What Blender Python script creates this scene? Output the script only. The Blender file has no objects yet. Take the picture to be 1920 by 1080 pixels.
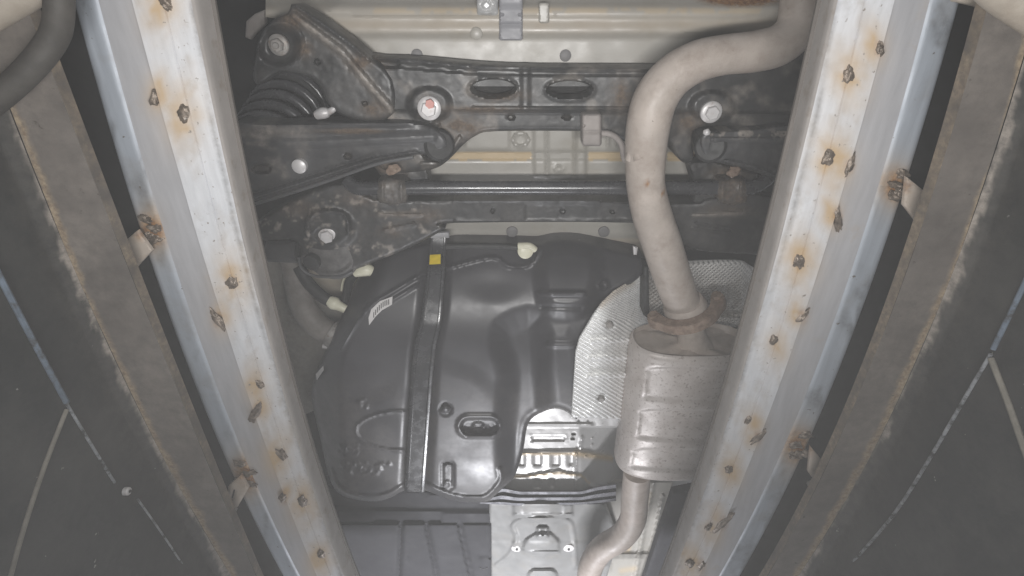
import bpy, bmesh, math, random
import numpy as np
from mathutils import Vector, Matrix
from mathutils.geometry import delaunay_2d_cdt

random.seed(7); RNG = np.random.default_rng(7)
S = bpy.context.scene
COL = S.collection

# ------------------------------------------------------------------ camera, world, lamps, exposure
F = 1000.0; TILT = math.radians(30)
ST, CT = math.sin(TILT), math.cos(TILT)
cam = bpy.data.cameras.new('camera'); cam_o = bpy.data.objects.new('camera', cam); COL.objects.link(cam_o)
cam.sensor_width = 36; cam.lens = F / 1920 * 36; cam.clip_start = 0.02; cam.clip_end = 50
DV = Vector((0, ST, CT)); UV = Vector((0, -CT, ST)); RV = Vector((1, 0, 0))
cam_o.matrix_world = Matrix(((1, UV.x, -DV.x, 0), (0, UV.y, -DV.y, 0), (0, UV.z, -DV.z, 0), (0, 0, 0, 1)))
S.camera = cam_o

w = bpy.data.worlds.new('World'); S.world = w; w.use_nodes = True
bg = w.node_tree.nodes['Background']; bg.inputs[0].default_value = (0.93, 0.95, 1.0, 1); bg.inputs[1].default_value = 0.22

def lamp(name, loc, sx, sy, power, color, spread=180, tilt=0):
    l = bpy.data.lights.new(name, 'AREA'); l.shape = 'RECTANGLE'; l.size = sx; l.size_y = sy
    l.energy = power; l.color = color; l.spread = math.radians(spread)
    o = bpy.data.objects.new(name, l); COL.objects.link(o); o.location = loc
    o.rotation_euler = (math.pi + tilt, 0, 0)
    return o
lamp('work_lamp', (0, 0.15, -0.05), 0.62, 0.06, 8.3, (1.0, 0.985, 0.97), 128)
lamp('work_lamp', (-0.05, 2.55, -0.05), 0.64, 0.18, 36.0, (0.95, 0.955, 1.0), 140)

S.view_settings.view_transform = 'Standard'; S.view_settings.look = 'None'
S.view_settings.exposure = 0.0; S.view_settings.gamma = 1.0
S.render.engine = 'CYCLES'
S.cycles.max_bounces = 5; S.cycles.volume_bounces = 0
S.cycles.use_denoising = True

# ------------------------------------------------------------------ projection helpers (photo pixel <-> point on a level plane)
def P(px, py, Z):
    px = np.asarray(px, float); py = np.asarray(py, float); Z = np.asarray(Z, float)
    u = (px - 960) / F; v = (540 - py) / F
    dz = CT + v * ST; dy = ST - v * CT
    return np.stack([u / dz * Z, dy / dz * Z, Z + 0 * u], -1)
def PV(px, py, Z): return Vector(P(px, py, Z))
def PX(px, py, X):          # point on the vertical plane at X
    u = (px - 960) / F; v = (540 - py) / F
    k = X / u
    return Vector((X, (ST - v * CT) * k, (CT + v * ST) * k))
def proj(p):
    p = np.asarray(p, float); d = p[..., 1] * ST + p[..., 2] * CT; d = np.where(d < 1e-3, 1e-3, d)
    return 960 + F * p[..., 0] / d, 540 - F * (-p[..., 1] * CT + p[..., 2] * ST) / d
def mpp(py, Z):             # metres per photo pixel at that row and height
    return Z / (CT + (540 - py) / F * ST) / F

# ------------------------------------------------------------------ 2-D helpers
def smooth(pts, n=6, closed=True):
    pts = np.asarray(pts, float); out = []; N = len(pts)
    rng = range(N) if closed else range(N - 1)
    for i in rng:
        if closed: p0, p1, p2, p3 = pts[i-1], pts[i], pts[(i+1) % N], pts[(i+2) % N]
        else: p0, p1, p2, p3 = pts[max(i-1, 0)], pts[i], pts[i+1], pts[min(i+2, N-1)]
        for k in range(n):
            t = k / n
            out.append(.5 * (2*p1 + (p2-p0)*t + (2*p0-5*p1+4*p2-p3)*t*t + (3*p1-p0-3*p2+p3)*t**3))
    if not closed: out.append(pts[-1])
    return np.array(out)
def resample(pts, step, closed=True):
    pts = np.asarray(pts, float); out = []
    N = len(pts)
    for i in range(N if closed else N - 1):
        a, b = pts[i], pts[(i+1) % N]; m = max(1, int(np.hypot(*(b-a)[:2]) / step))
        for k in range(m): out.append(a + (b-a) * k / m)
    if not closed: out.append(pts[-1])
    return np.array(out)
def inside(x, y, poly):
    poly = np.asarray(poly, float); r = np.zeros(np.shape(x), bool); n = len(poly); j = n - 1
    for i in range(n):
        xi, yi = poly[i]; xj, yj = poly[j]
        c = ((yi > y) != (yj > y)) & (x < (xj - xi) * (y - yi) / (yj - yi + 1e-12) + xi)
        r ^= c; j = i
    return r
def dist_line(x, y, pl, closed=False):
    pl = np.asarray(pl, float); d = np.full(np.shape(x), 1e9)
    n = len(pl)
    for i in range(n if closed else n - 1):
        a, b = pl[i], pl[(i+1) % n]; e = b - a; L = max(e @ e, 1e-9)
        t = np.clip(((x-a[0])*e[0] + (y-a[1])*e[1]) / L, 0, 1)
        d = np.minimum(d, np.hypot(x-a[0]-t*e[0], y-a[1]-t*e[1]))
    return d
def sstep(a, b, t):
    t = np.clip((t-a)/(b-a), 0, 1); return t*t*(3-2*t)
def sint(v, a, b, sig):     # rounded piecewise-linear profile
    g = np.arange(a[0]-6*sig, a[-1]+6*sig, 1.0); z = np.interp(g, a, b)
    k = np.exp(-.5*(np.arange(-3*int(sig), 3*int(sig)+1)/sig)**2); k /= k.sum(); h = len(k)//2
    z = np.convolve(np.pad(z, h, mode='edge'), k, 'valid')
    return np.interp(v, g, z)
def ellipse(cx, cy, rx, ry, n=28, rot=0):
    a = np.linspace(0, 2*np.pi, n, endpoint=False); c, s = math.cos(rot), math.sin(rot)
    return np.stack([cx + rx*np.cos(a)*c - ry*np.sin(a)*s, cy + rx*np.cos(a)*s + ry*np.sin(a)*c], -1)
def rrect(x0, y0, x1, y1, r, n=4):
    out = []
    for cx, cy, a0 in ((x1-r, y1-r, 0), (x0+r, y1-r, 90), (x0+r, y0+r, 180), (x1-r, y0+r, 270)):
        for k in range(n+1):
            a = math.radians(a0 + 90*k/n); out.append((cx + r*math.cos(a), cy + r*math.sin(a)))
    return out
_noise_tab = RNG.random((64, 64))
def vnoise(x, y, s):
    x = np.asarray(x)/s; y = np.asarray(y)/s; xi = np.floor(x).astype(int); yi = np.floor(y).astype(int)
    fx = x-xi; fy = y-yi; fx = fx*fx*(3-2*fx); fy = fy*fy*(3-2*fy); T = _noise_tab
    g = lambda a, b: T[a % 64, b % 64]
    return (g(xi, yi)*(1-fx)+g(xi+1, yi)*fx)*(1-fy) + (g(xi, yi+1)*(1-fx)+g(xi+1, yi+1)*fx)*fy
def fbm(x, y, s): return .5*vnoise(x, y, s)+.3*vnoise(x+17, y+5, s/2.1)+.2*vnoise(x+3, y+31, s/4.3)

# relief features: f(x, y) -> metres, + is up (away from the camera), - is down (towards it)
def f_bump(cx, cy, rx, ry, h, s=.5):
    return lambda x, y: h * (1 - sstep(1-s, 1, np.hypot((x-cx)/rx, (y-cy)/ry)))
def f_poly(poly, h, soft):
    poly = np.asarray(poly, float)
    def f(x, y):
        d = dist_line(x, y, poly, True); s = np.where(inside(x, y, poly), d, -d)
        return h * sstep(-soft/2, soft/2, s)
    return f
def f_ridge(pl, wid, h, closed=False):
    return lambda x, y: h * (1 - sstep(.25, 1, dist_line(x, y, pl, closed) / wid))
def f_step(pl, h, soft):      # raised on the y > line side, line given left to right
    pl = np.asarray(pl, float)
    return lambda x, y: h * sstep(-soft/2, soft/2, y - np.interp(x, pl[:, 0], pl[:, 1]))
def f_noise(h, s): return lambda x, y: h * (fbm(x, y, s) - .5)
def f_rowz(ys, zs): return lambda x, y: np.interp(y, ys, zs)
def f_colz(xs, zs): return lambda x, y: np.interp(x, xs, zs)

# paint functions: f(x, y) in pixels -> 0..1
def spots(lst, p=1.6):
    def f(x, y):
        r = np.zeros(np.shape(x))
        for cx, cy, rx, ry in lst:
            r = np.maximum(r, np.exp(-(np.hypot((x-cx)/rx, (y-cy)/ry))**p))
        return r
    return f
def lines(lst):
    def f(x, y):
        r = np.zeros(np.shape(x))
        for pl, wd, a in lst: r = np.maximum(r, a * np.exp(-(dist_line(x, y, pl)/wd)**2))
        return r
    return f

# ------------------------------------------------------------------ objects
def thing(name, label, cat, loc, group=None):
    o = bpy.data.objects.new(name, None); COL.objects.link(o); o.location = loc; o.empty_display_size = .05
    o['label'] = label; o['category'] = cat
    if group: o['group'] = group
    return o
def wloc(o):
    v = Vector((0, 0, 0))
    while o: v += o.location; o = o.parent
    return v
def mesh_obj(name, verts, faces, m, parent=None, smooth_=True, angle=40, attrs=None, loc=None):
    me = bpy.data.meshes.new(name)
    me.from_pydata([tuple(v) for v in verts], [], [tuple(f) for f in faces]); me.validate()
    if smooth_:
        me.polygons.foreach_set('use_smooth', [True]*len(me.polygons)); me.set_sharp_from_angle(angle=math.radians(angle))
    if attrs:
        for k, a in attrs.items():
            at = me.attributes.new(k, 'FLOAT', 'POINT'); at.data.foreach_set('value', np.asarray(a, np.float32))
    me.materials.append(m)
    o = bpy.data.objects.new(name, me); COL.objects.link(o)
    if parent:
        o.parent = parent; o.location = -wloc(parent)
    return o
def from_bm(name, bm, m, parent=None, smooth_=True, angle=35):
    bmesh.ops.recalc_face_normals(bm, faces=bm.faces)
    me = bpy.data.meshes.new(name); bm.to_mesh(me); bm.free()
    if smooth_:
        me.polygons.foreach_set('use_smooth', [True]*len(me.polygons)); me.set_sharp_from_angle(angle=math.radians(angle))
    me.materials.append(m); o = bpy.data.objects.new(name, me); COL.objects.link(o)
    if parent: o.parent = parent; o.location = -wloc(parent)
    return o

def relief(name, outline, Z, m, parent=None, er=6, eh=.006, feats=(), step=5, skirt=.03, holes=(), paint=None, sm=0, angle=40, zf=None):
    """A pressed panel: pixel outline, base height Z, edge rounding er (px) x eh (m), features and holes."""
    out = smooth(outline, sm) if sm else np.asarray(outline, float)
    out = resample(out, step)
    hl = [resample(h, step*.8) for h in holes]
    x0, y0 = out.min(0); x1, y1 = out.max(0)
    gx, gy = np.meshgrid(np.arange(x0+step/2, x1, step), np.arange(y0+step/2, y1, step*.87))
    gx = gx + (np.arange(gx.shape[0]) % 2)[:, None]*step/2
    gx = gx.ravel(); gy = gy.ravel()
    k = inside(gx, gy, out) & (dist_line(gx, gy, out, True) > step*.45)
    for h in hl: k &= ~inside(gx, gy, h) & (dist_line(gx, gy, h, True) > step*.4)
    pts = [Vector(p) for p in out]; ed = [(i, (i+1) % len(out)) for i in range(len(out))]
    for h in hl:
        b = len(pts); pts += [Vector(p) for p in h]; ed += [(b+i, b+(i+1) % len(h)) for i in range(len(h))]
    pts += [Vector((a, b)) for a, b in zip(gx[k], gy[k])]
    vv, ee, ff, *_ = delaunay_2d_cdt(pts, ed, [], 0, 1e-4)
    V = np.array([(p.x, p.y) for p in vv]); T = np.array([f for f in ff])
    c = V[T].mean(1); kk = inside(c[:, 0], c[:, 1], out)
    for h in hl: kk &= ~inside(c[:, 0], c[:, 1], h)
    T = T[kk]
    x, y = V[:, 0], V[:, 1]
    z = np.full(len(V), float(Z)) if zf is None else zf(x, y) + 0.0
    if eh:
        d = dist_line(x, y, out, True)
        for h in hl: d = np.minimum(d, dist_line(x, y, h, True))
        t = np.clip(1 - d/er, 0, 1); z = z + eh * (1 - np.sqrt(np.maximum(0, 1 - t*t)))
    for f in feats: z = z + f(x, y)
    W = P(x, y, z)
    e = {}
    for t in T:
        for a, b in ((t[0], t[1]), (t[1], t[2]), (t[2], t[0])):
            e[(a, b)] = 1
    bd = [(a, b) for (a, b) in e if (b, a) not in e]
    faces = [tuple(t) for t in T]; verts = list(W); low = {}
    if skirt:
        for a, b in bd:
            for q in (a, b):
                if q not in low:
                    low[q] = len(verts); verts.append(W[q] + np.array((0, 0, skirt)))
            faces.append((b, a, low[a], low[b]))
    attrs = None
    if paint:
        attrs = {}
        for kname, fn in paint.items():
            a = np.zeros(len(verts)); a[:len(V)] = fn(x, y)
            for q, l in low.items(): a[l] = a[q]
            attrs[kname] = np.clip(a, 0, 1)
    return mesh_obj(name, verts, faces, m, parent, angle=angle, attrs=attrs)

def band(name, rows, zf, prof, m, parent=None, n=120, sig=3, angle=50, paint=None):
    """A folded strip: rows of (xa, ya, xb, yb) across it, prof of (t, dz) from a to b."""
    r = np.array(rows, float); d = np.r_[0, np.cumsum(np.hypot(np.diff(r[:, 0]), np.diff(r[:, 1])))]
    t = np.linspace(0, d[-1], n); q = np.stack([sint(t, d, r[:, k], sig) for k in range(4)], -1)
    V = []
    for tt, dz in prof:
        x = q[:, 0]*(1-tt) + q[:, 2]*tt; y = q[:, 1]*(1-tt) + q[:, 3]*tt
        V.append(P(x, y, zf(x, y) + dz))
    verts = np.array(V).reshape(-1, 3)
    faces = [(i*n+j, i*n+j+1, (i+1)*n+j+1, (i+1)*n+j) for i in range(len(prof)-1) for j in range(n-1)]
    attrs = None
    if paint:
        X, Y = proj(verts); attrs = {k: np.clip(f(X, Y), 0, 1) for k, f in paint.items()}
    return mesh_obj(name, verts, faces, m, parent, angle=angle, attrs=attrs)

def tube(name, pts, rad, m, parent=None, seg=20, sm=6, cap=True, flat=1.0, paint=None):
    pts = np.array([tuple(p) for p in pts]); rad = np.full(len(pts), rad, float) if np.isscalar(rad) else np.asarray(rad, float)
    q = np.concatenate([pts, rad[:, None]], 1)
    if sm: q = smooth(q, sm, False)
    pts, rad = q[:, :3], q[:, 3]
    n = len(pts); verts = []; faces = []
    T = np.gradient(pts, axis=0); T /= np.linalg.norm(T, axis=1)[:, None]
    up = np.array((0, 0, 1.)) if abs(T[0][2]) < .9 else np.array((1., 0, 0))
    N = up - T[0]*(up @ T[0]); N /= np.linalg.norm(N)
    for i in range(n):
        N = N - T[i]*(N @ T[i]); N /= np.linalg.norm(N); B = np.cross(T[i], N)
        for k in range(seg):
            a = 2*math.pi*k/seg; verts.append(pts[i] + rad[i]*(math.cos(a)*N*flat + math.sin(a)*B))
    for i in range(n-1):
        for k in range(seg):
            k2 = (k+1) % seg; faces.append((i*seg+k, i*seg+k2, (i+1)*seg+k2, (i+1)*seg+k))
    if cap:
        faces.append(tuple(range(seg-1, -1, -1))); faces.append(tuple((n-1)*seg+k for k in range(seg)))
    attrs = None
    if paint:
        X, Y = proj(np.array(verts)); attrs = {k: np.clip(f(X, Y), 0, 1) for k, f in paint.items()}
    return mesh_obj(name, verts, faces, m, parent, attrs=attrs)

def lathe(name, origin, axis, prof, m, parent=None, seg=24, hexa=False, angle=35):
    """prof: list of (r, h) along axis from the far end to the near end."""
    axis = Vector(axis).normalized(); o = Vector(origin)
    a = axis.orthogonal().normalized(); b = axis.cross(a)
    verts = []; faces = []
    for r, h in prof:
        for k in range(seg):
            t = 2*math.pi*k/seg; verts.append(o + axis*h + (a*math.cos(t) + b*math.sin(t))*r)
    for i in range(len(prof)-1):
        for k in range(seg):
            k2 = (k+1) % seg; faces.append((i*seg+k, i*seg+k2, (i+1)*seg+k2, (i+1)*seg+k))
    faces.append(tuple(range(seg-1, -1, -1))); faces.append(tuple((len(prof)-1)*seg+k for k in range(seg)))
    return mesh_obj(name, verts, faces, m, parent, angle=angle)

DOWN = (0, 0, -1)
def bolt(px, py, Z, rpx, m, parent, name='bolt', stud=True):
    """Flanged hexagon bolt hanging down from height Z."""
    r = rpx*mpp(py, Z); o = PV(px, py, Z)
    b = lathe(name, o, DOWN, [(r, -.004), (r, .003), (r*.92, .005), (r*.70, .0065)], m, parent)
    h = lathe('hex_head', o, DOWN, [(r*.66, .004), (r*.66, .004+r*.42), (r*.58, .004+r*.5)], m, b, seg=6, angle=20)
    h.location = (0, 0, 0)
    if stud:
        s = lathe('stud', o, DOWN, [(r*.3, .004), (r*.3, .004+r*.72), (r*.24, .004+r*.8)], m, b, seg=14); s.location = (0, 0, 0)
    return b

from mathutils import noise as mn
def blob(name, c, rx, ry, rz, m, parent, seed=0, rough=.35):
    bm = bmesh.new(); bmesh.ops.create_icosphere(bm, subdivisions=3, radius=1)
    off_ = Vector((seed*3.7, seed*1.3, seed*7.1)); rr = random.Random(seed); a = rr.uniform(-.6, .6); ca, sa = math.cos(a), math.sin(a)
    for v in bm.verts:
        k = 1 + rough*(1.1*mn.noise(v.co*1.3+off_) + .7*mn.noise(v.co*3.1+off_) + .35*mn.noise(v.co*7+off_))
        x, y = v.co.x*rx*k, v.co.y*ry*k
        v.co = Vector((x*ca-y*sa, x*sa+y*ca, v.co.z*rz*k)) + Vector(c)
    return from_bm(name, bm, m, parent, angle=60)

# ------------------------------------------------------------------ materials
def mat(name, base, rough=.5, metal=0., var=.25, vs=9, dust=None, bump=.15, bs=90, rustc=((.11, .045, .02), (.36, .2, .085)), coat=0., spec=.5, streak=None, extra=None):
    m = bpy.data.materials.new(name); m.use_nodes = True; nt = m.node_tree; N = nt.nodes; L = nt.links
    b = N['Principled BSDF']
    b.inputs['Metallic'].default_value = metal; b.inputs['Specular IOR Level'].default_value = spec
    if coat: b.inputs['Coat Weight'].default_value = coat; b.inputs['Coat Roughness'].default_value = .12
    tc = N.new('ShaderNodeTexCoord'); src = tc.outputs['Object']
    if streak:
        mp = N.new('ShaderNodeMapping'); mp.inputs['Scale'].default_value = streak; L.new(src, mp.inputs[0]); ssrc = mp.outputs[0]
    else: ssrc = src
    def noise(scale, s=src, det=6, ro=.6):
        n = N.new('ShaderNodeTexNoise'); n.inputs['Scale'].default_value = scale; n.inputs['Detail'].default_value = det
        n.inputs['Roughness'].default_value = ro; L.new(s, n.inputs['Vector']); return n.outputs['Fac']
    def ramp(s, a, b_):
        r = N.new('ShaderNodeMapRange'); r.inputs[1].default_value = a; r.inputs[2].default_value = b_; r.clamp = True
        L.new(s, r.inputs[0]); return r.outputs[0]
    def mix(f, a, c):
        x = N.new('ShaderNodeMix'); x.data_type = 'RGBA'
        if isinstance(f, (int, float)): x.inputs[0].default_value = f
        else: L.new(f, x.inputs[0])
        for s, v in ((6, a), (7, c)):
            if isinstance(v, tuple): x.inputs[s].default_value = (*v, 1)
            else: L.new(v, x.inputs[s])
        return x.outputs[2]
    def math_(op, a, c=None):
        x = N.new('ShaderNodeMath'); x.operation = op; x.use_clamp = op != 'SUBTRACT'
        for i, v in enumerate((a, c)):
            if v is None: continue
            if isinstance(v, (int, float)): x.inputs[i].default_value = v
            else: L.new(v, x.inputs[i])
        return x.outputs[0]
    n1 = noise(vs, ssrc)
    col = mix(ramp(n1, .3, .7), tuple(c*(1-var) for c in base), tuple(min(1, c*(1+var)) for c in base))
    fine = noise(bs, ssrc, 5)
    rg = ramp(n1, .2, .8)
    rr = N.new('ShaderNodeMapRange'); L.new(noise(vs*2.3), rr.inputs[0]); rr.inputs[1].default_value = .3; rr.inputs[2].default_value = .7
    rr.inputs[3].default_value = max(.03, rough-.1); rr.inputs[4].default_value = min(1, rough+.12)
    rough_s = rr.outputs[0]
    if dust:
        dc, lo, hi, dsc = dust
        df = ramp(noise(dsc, src, 8, .68), lo, hi)
        col = mix(df, col, dc)
        rough_s = math_('MAXIMUM', rough_s, math_('MULTIPLY', df, .75))
    # stains with their own shape and painted shade of holes, carried by the mesh
    an = N.new('ShaderNodeAttribute'); an.attribute_name = 'dust'
    dn = math_('MULTIPLY', an.outputs['Fac'], ramp(noise(45, src, 8, .7), .25, .65))
    col = mix(dn, col, (.36, .32, .28)); 
    am = N.new('ShaderNodeAttribute'); am.attribute_name = 'seal'
    col = mix(am.outputs['Fac'], col, (.52, .40, .24))
    ag = N.new('ShaderNodeAttribute'); ag.attribute_name = 'grime_shade'
    col = mix(math_('MULTIPLY', ag.outputs['Fac'], ramp(noise(60, src, 8, .7), .2, .6)), col, (.05, .045, .04))
    at = N.new('ShaderNodeAttribute'); at.attribute_name = 'tint'
    col = mix(math_('MULTIPLY', at.outputs['Fac'], .9), col, (.44, .31, .17))
    ar = N.new('ShaderNodeAttribute'); ar.attribute_name = 'rust'
    rf = math_('MULTIPLY', ar.outputs['Fac'], ramp(noise(70, src, 8, .7), .12, .55))
    rf = ramp(rf, .08, .6)
    rc = mix(ramp(noise(120, src, 6, .7), .35, .65), rustc[0], rustc[1])
    col = mix(rf, col, rc)
    rough_s = math_('MAXIMUM', rough_s, math_('MULTIPLY', rf, .85))
    if extra: col = extra(N, L, src, col, noise, ramp, mix, math_)
    L.new(col, b.inputs['Base Color']); L.new(rough_s, b.inputs['Roughness'])
    if metal:
        L.new(math_('MULTIPLY', math_('SUBTRACT', 1.0, rf), metal), b.inputs['Metallic'])
    bp = N.new('ShaderNodeBump'); bp.inputs['Strength'].default_value = bump; bp.inputs['Distance'].default_value = .004
    L.new(fine, bp.inputs['Height']); L.new(bp.outputs[0], b.inputs['Normal'])
    m['bump'] = bp.name
    return m

def specks(col_s, lo, hi, scale, c):
    def ex(N, L, src, col, noise, ramp, mix, math_):
        return mix(ramp(noise(scale, src, 3, .6), lo, hi), col, c)
    return ex

M = {}
M['galv'] = mat('galvanised_steel', (.535, .545, .565), .5, 0., var=.10, vs=14, bump=.05, bs=160, dust=((.40, .395, .39), .54, .80, 22), streak=(6, 1, 6), extra=specks(0, .655, .70, 95, (.24, .215, .19)))
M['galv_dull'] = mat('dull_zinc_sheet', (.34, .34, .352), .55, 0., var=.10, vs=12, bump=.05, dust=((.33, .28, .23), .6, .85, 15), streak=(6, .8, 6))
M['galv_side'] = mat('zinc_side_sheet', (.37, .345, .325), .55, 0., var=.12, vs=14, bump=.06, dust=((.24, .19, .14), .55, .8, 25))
M['blue_steel'] = mat('blue_grey_steel', (.345, .375, .415), .5, .1, var=.12, vs=8, bump=.05, streak=(8, .6, 8), dust=((.25, .24, .23), .55, .85, 7), extra=specks(0, .70, .74, 55, (.13, .115, .10)))
M['beam'] = mat('dirty_brown_steel', (.112, .10, .09), .6, 0., var=.14, vs=4, bump=.12, dust=((.085, .077, .07), .45, .85, 7), streak=(1, 3, 1), rustc=((.17, .125, .085), (.36, .29, .20)), extra=specks(0, .69, .74, 50, (.07, .06, .05)))
M['wall'] = mat('black_painted_wall', (.022, .023, .023), .6, 0., var=.3, vs=5, bump=.15, dust=((.06, .058, .053), .48, .78, 5), extra=specks(0, .715, .745, 55, (.22, .215, .2)))
M['dark'] = mat('shade_dark_steel', (.02, .02, .02), .7, 0., var=.3, vs=6, bump=.1)  # near black: shade of the gaps is put into the colour
M['black'] = mat('black_chassis_paint', (.042, .042, .042), .42, 0., var=.35, vs=10, bump=.08, bs=70, dust=((.105, .098, .092), .48, .9, 13), rustc=((.06, .047, .038), (.135, .10, .072)))
M['arm'] = mat('black_arm_paint', (.064, .064, .066), .38, 0., var=.3, vs=12, bump=.08, dust=((.10, .096, .092), .5, .9, 16), rustc=((.06, .047, .038), (.135, .10, .072)))
M['rubber'] = mat('rubber', (.022, .022, .022), .6, 0., var=.3, vs=20, bump=.1, dust=((.10, .09, .085), .58, .85, 25))
M['spring'] = mat('black_spring_coat', (.055, .055, .058), .24, 0., var=.3, vs=20, bump=.05, dust=((.10, .085, .075), .6, .85, 20))
M['tank'] = mat('black_plastic', (.046, .045, .049), .40, 0., var=.10, vs=4, bump=.03, bs=90, dust=((.062, .059, .066), .45, .95, 5), spec=.6)
M['cover'] = mat('dark_grey_cover', (.024, .024, .029), .8, 0., var=.12, vs=6, bump=.06)
M['body'] = mat('pale_grey_primer', (.36, .345, .312), .40, 0., var=.06, vs=7, bump=.05, bs=40, dust=((.30, .275, .225), .52, .85, 9), spec=.6)
M['silver'] = mat('silver_floor_paint', (.46, .46, .455), .36, .25, var=.06, vs=9, bump=.05, bs=45, dust=((.42, .40, .37), .56, .9, 12), spec=.6)
M['shield_paint'] = mat('silver_shield_steel', (.27, .27, .265), .42, .2, var=.07, vs=9, bump=.05, bs=45, dust=((.31, .29, .26), .5, .9, 12))
M['exhaust'] = mat('dusty_exhaust_steel', (.395, .345, .305), .5, 0., var=.15, vs=13, bump=.12, bs=120, dust=((.29, .24, .205), .44, .70, 20), extra=specks(0, .69, .78, 140, (.19, .155, .13)))
M['muffler'] = mat('muffler_steel', (.48, .44, .41), .42, .1, var=.10, vs=8, bump=.12, bs=130, dust=((.37, .325, .295), .44, .75, 14), extra=specks(0, .57, .66, 120, (.30, .26, .235)))
M['rusty'] = mat('rusty_iron', (.165, .115, .085), .8, 0., var=.3, vs=40, bump=.4, bs=120, dust=((.29, .225, .175), .45, .75, 50))
M['weld'] = mat('weld_metal', (.19, .155, .125), .38, .4, var=.5, vs=90, bump=.6, bs=160, dust=((.45, .42, .38), .62, .72, 110))
M['bolt'] = mat('zinc_bolt', (.58, .565, .56), .4, .2, var=.1, vs=40, bump=.05, dust=((.40, .32, .29), .55, .8, 60))
M['bolt_dull'] = mat('dull_bolt', (.30, .285, .27), .5, .3, var=.25, vs=60, bump=.2, dust=((.17, .12, .085), .52, .75, 70))
M['pale'] = mat('pale_plastic', (.62, .60, .47), .4, 0., var=.1, vs=30, bump=.04)
M['pinkred'] = mat('red_paint_mark', (.50, .24, .21), .5, var=.1)
M['yellow'] = mat('yellow_sticker', (.75, .56, .03), .4, 0., var=.1, vs=80, bump=.02)
M['white'] = mat('white_label', (.62, .60, .59), .5, 0., var=.08, vs=60, bump=.02)
M['ink'] = mat('label_ink', (.04, .04, .04), .5)
M['grey_plug'] = mat('grey_rubber_plug', (.17, .165, .165), .6, 0., var=.1, vs=30, bump=.05)
M['tape'] = mat('grey_strap', (.25, .25, .265), .5, 0., var=.08, vs=20, bump=.05)
M['hanger'] = mat('dusty_rubber_hanger', (.26, .235, .22), .65, 0., var=.15, vs=30, bump=.1)
M['line'] = mat('worn_edge', (.24, .25, .265), .5, 0., var=.5, vs=50, bump=.2, dust=((.04, .04, .04), .48, .6, 45))
M['blueedge'] = mat('worn_blue_edge', (.12, .15, .19), .5, 0., var=.3, vs=30, bump=.1, dust=((.05, .05, .05), .5, .65, 40))
M['cable'] = mat('dusty_cable', (.20, .185, .155), .7, 0., var=.25, vs=40, bump=.2)
M['strap'] = mat('black_strap_paint', (.045, .045, .048), .24, .0, var=.2, vs=15, bump=.05, dust=((.10, .095, .09), .56, .85, 16), spec=.7)
M['alu'] = mat('embossed_aluminium', (.93, .93, .92), .30, .25, var=.04, vs=20, bump=.0)
def emboss(m, kind):
    nt = m.node_tree; N = nt.nodes; L = nt.links; bp = N[m['bump']]
    tc = N.new('ShaderNodeTexCoord'); mp = N.new('ShaderNodeMapping'); L.new(tc.outputs['Object'], mp.inputs[0])
    wv = N.new('ShaderNodeTexWave'); wv.wave_profile = 'SIN'; wv.inputs['Distortion'].default_value = .25; wv.inputs['Detail'].default_value = 1
    L.new(mp.outputs[0], wv.inputs['Vector'])
    bp.inputs['Strength'].default_value = 1.0
    if kind == 'stripe':
        mp.inputs['Rotation'].default_value = (0, 0, math.radians(62)); wv.inputs['Scale'].default_value = 32; h = wv.outputs['Fac']
        bp.inputs['Distance'].default_value = .006
    else:
        mp.inputs['Rotation'].default_value = (0, 0, math.radians(45)); wv.inputs['Scale'].default_value = 30
        m2 = N.new('ShaderNodeMapping'); L.new(tc.outputs['Object'], m2.inputs[0]); m2.inputs['Rotation'].default_value = (0, 0, math.radians(-45))
        w2 = N.new('ShaderNodeTexWave'); w2.inputs['Scale'].default_value = 30; L.new(m2.outputs[0], w2.inputs['Vector'])
        mu = N.new('ShaderNodeMath'); mu.operation = 'MULTIPLY'; L.new(wv.outputs['Fac'], mu.inputs[0]); L.new(w2.outputs['Fac'], mu.inputs[1]); h = mu.outputs[0]
        bp.inputs['Distance'].default_value = .005
    L.new(h, bp.inputs['Height'])
M['alu_dimple'] = mat('dimpled_aluminium', (.86, .84, .81), .35, .12, var=.06, vs=20, bump=.0); emboss(M['alu_dimple'], 'dimple')

# ------------------------------------------------------------------ the setting: pit walls, rails and beams
ROWS = np.array([0, 270, 540, 810, 1080.])
def edge(xs, Z, deg=2):
    w_ = P(np.array(xs, float), ROWS, Z); c = np.polyfit(w_[:, 1], w_[:, 0], deg)
    return lambda Y: np.polyval(c, Y)
YS = np.linspace(-.35, 2.1, 300)
def strip(name, prof, m, parent, paint=None, sub=6, ys=YS, wob=0, angle=30):
    """prof: list of (X(Y), Z) edges, swept along the rail."""
    prof2 = []
    for i in range(len(prof)-1):
        (fa, za), (fb, zb) = prof[i], prof[i+1]
        for k in range(sub):
            t = k/sub; prof2.append((lambda Y, fa=fa, fb=fb, t=t: fa(Y)*(1-t)+fb(Y)*t, za*(1-t)+zb*t))
    prof2.append(prof[-1])
    V = []
    for fx, z in prof2: V.append(np.stack([fx(ys), ys, np.full(len(ys), z) + (wob*(vnoise(ys*1000, z*1000+0*ys, 90)-.5) if wob else 0)], -1))
    V = np.array(V); a, b = V.shape[:2]; verts = V.reshape(-1, 3)
    faces = [(i*b+j, i*b+j+1, (i+1)*b+j+1, (i+1)*b+j) for i in range(a-1) for j in range(b-1)]
    attrs = None
    if paint:
        X, Y = proj(verts); attrs = {k: np.clip(f(X, Y), 0, 1) for k, f in paint.items()}
    return mesh_obj(name, verts, faces, m, parent, angle=angle, attrs=attrs)
def off(f, d): return lambda Y: f(Y) + d

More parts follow.
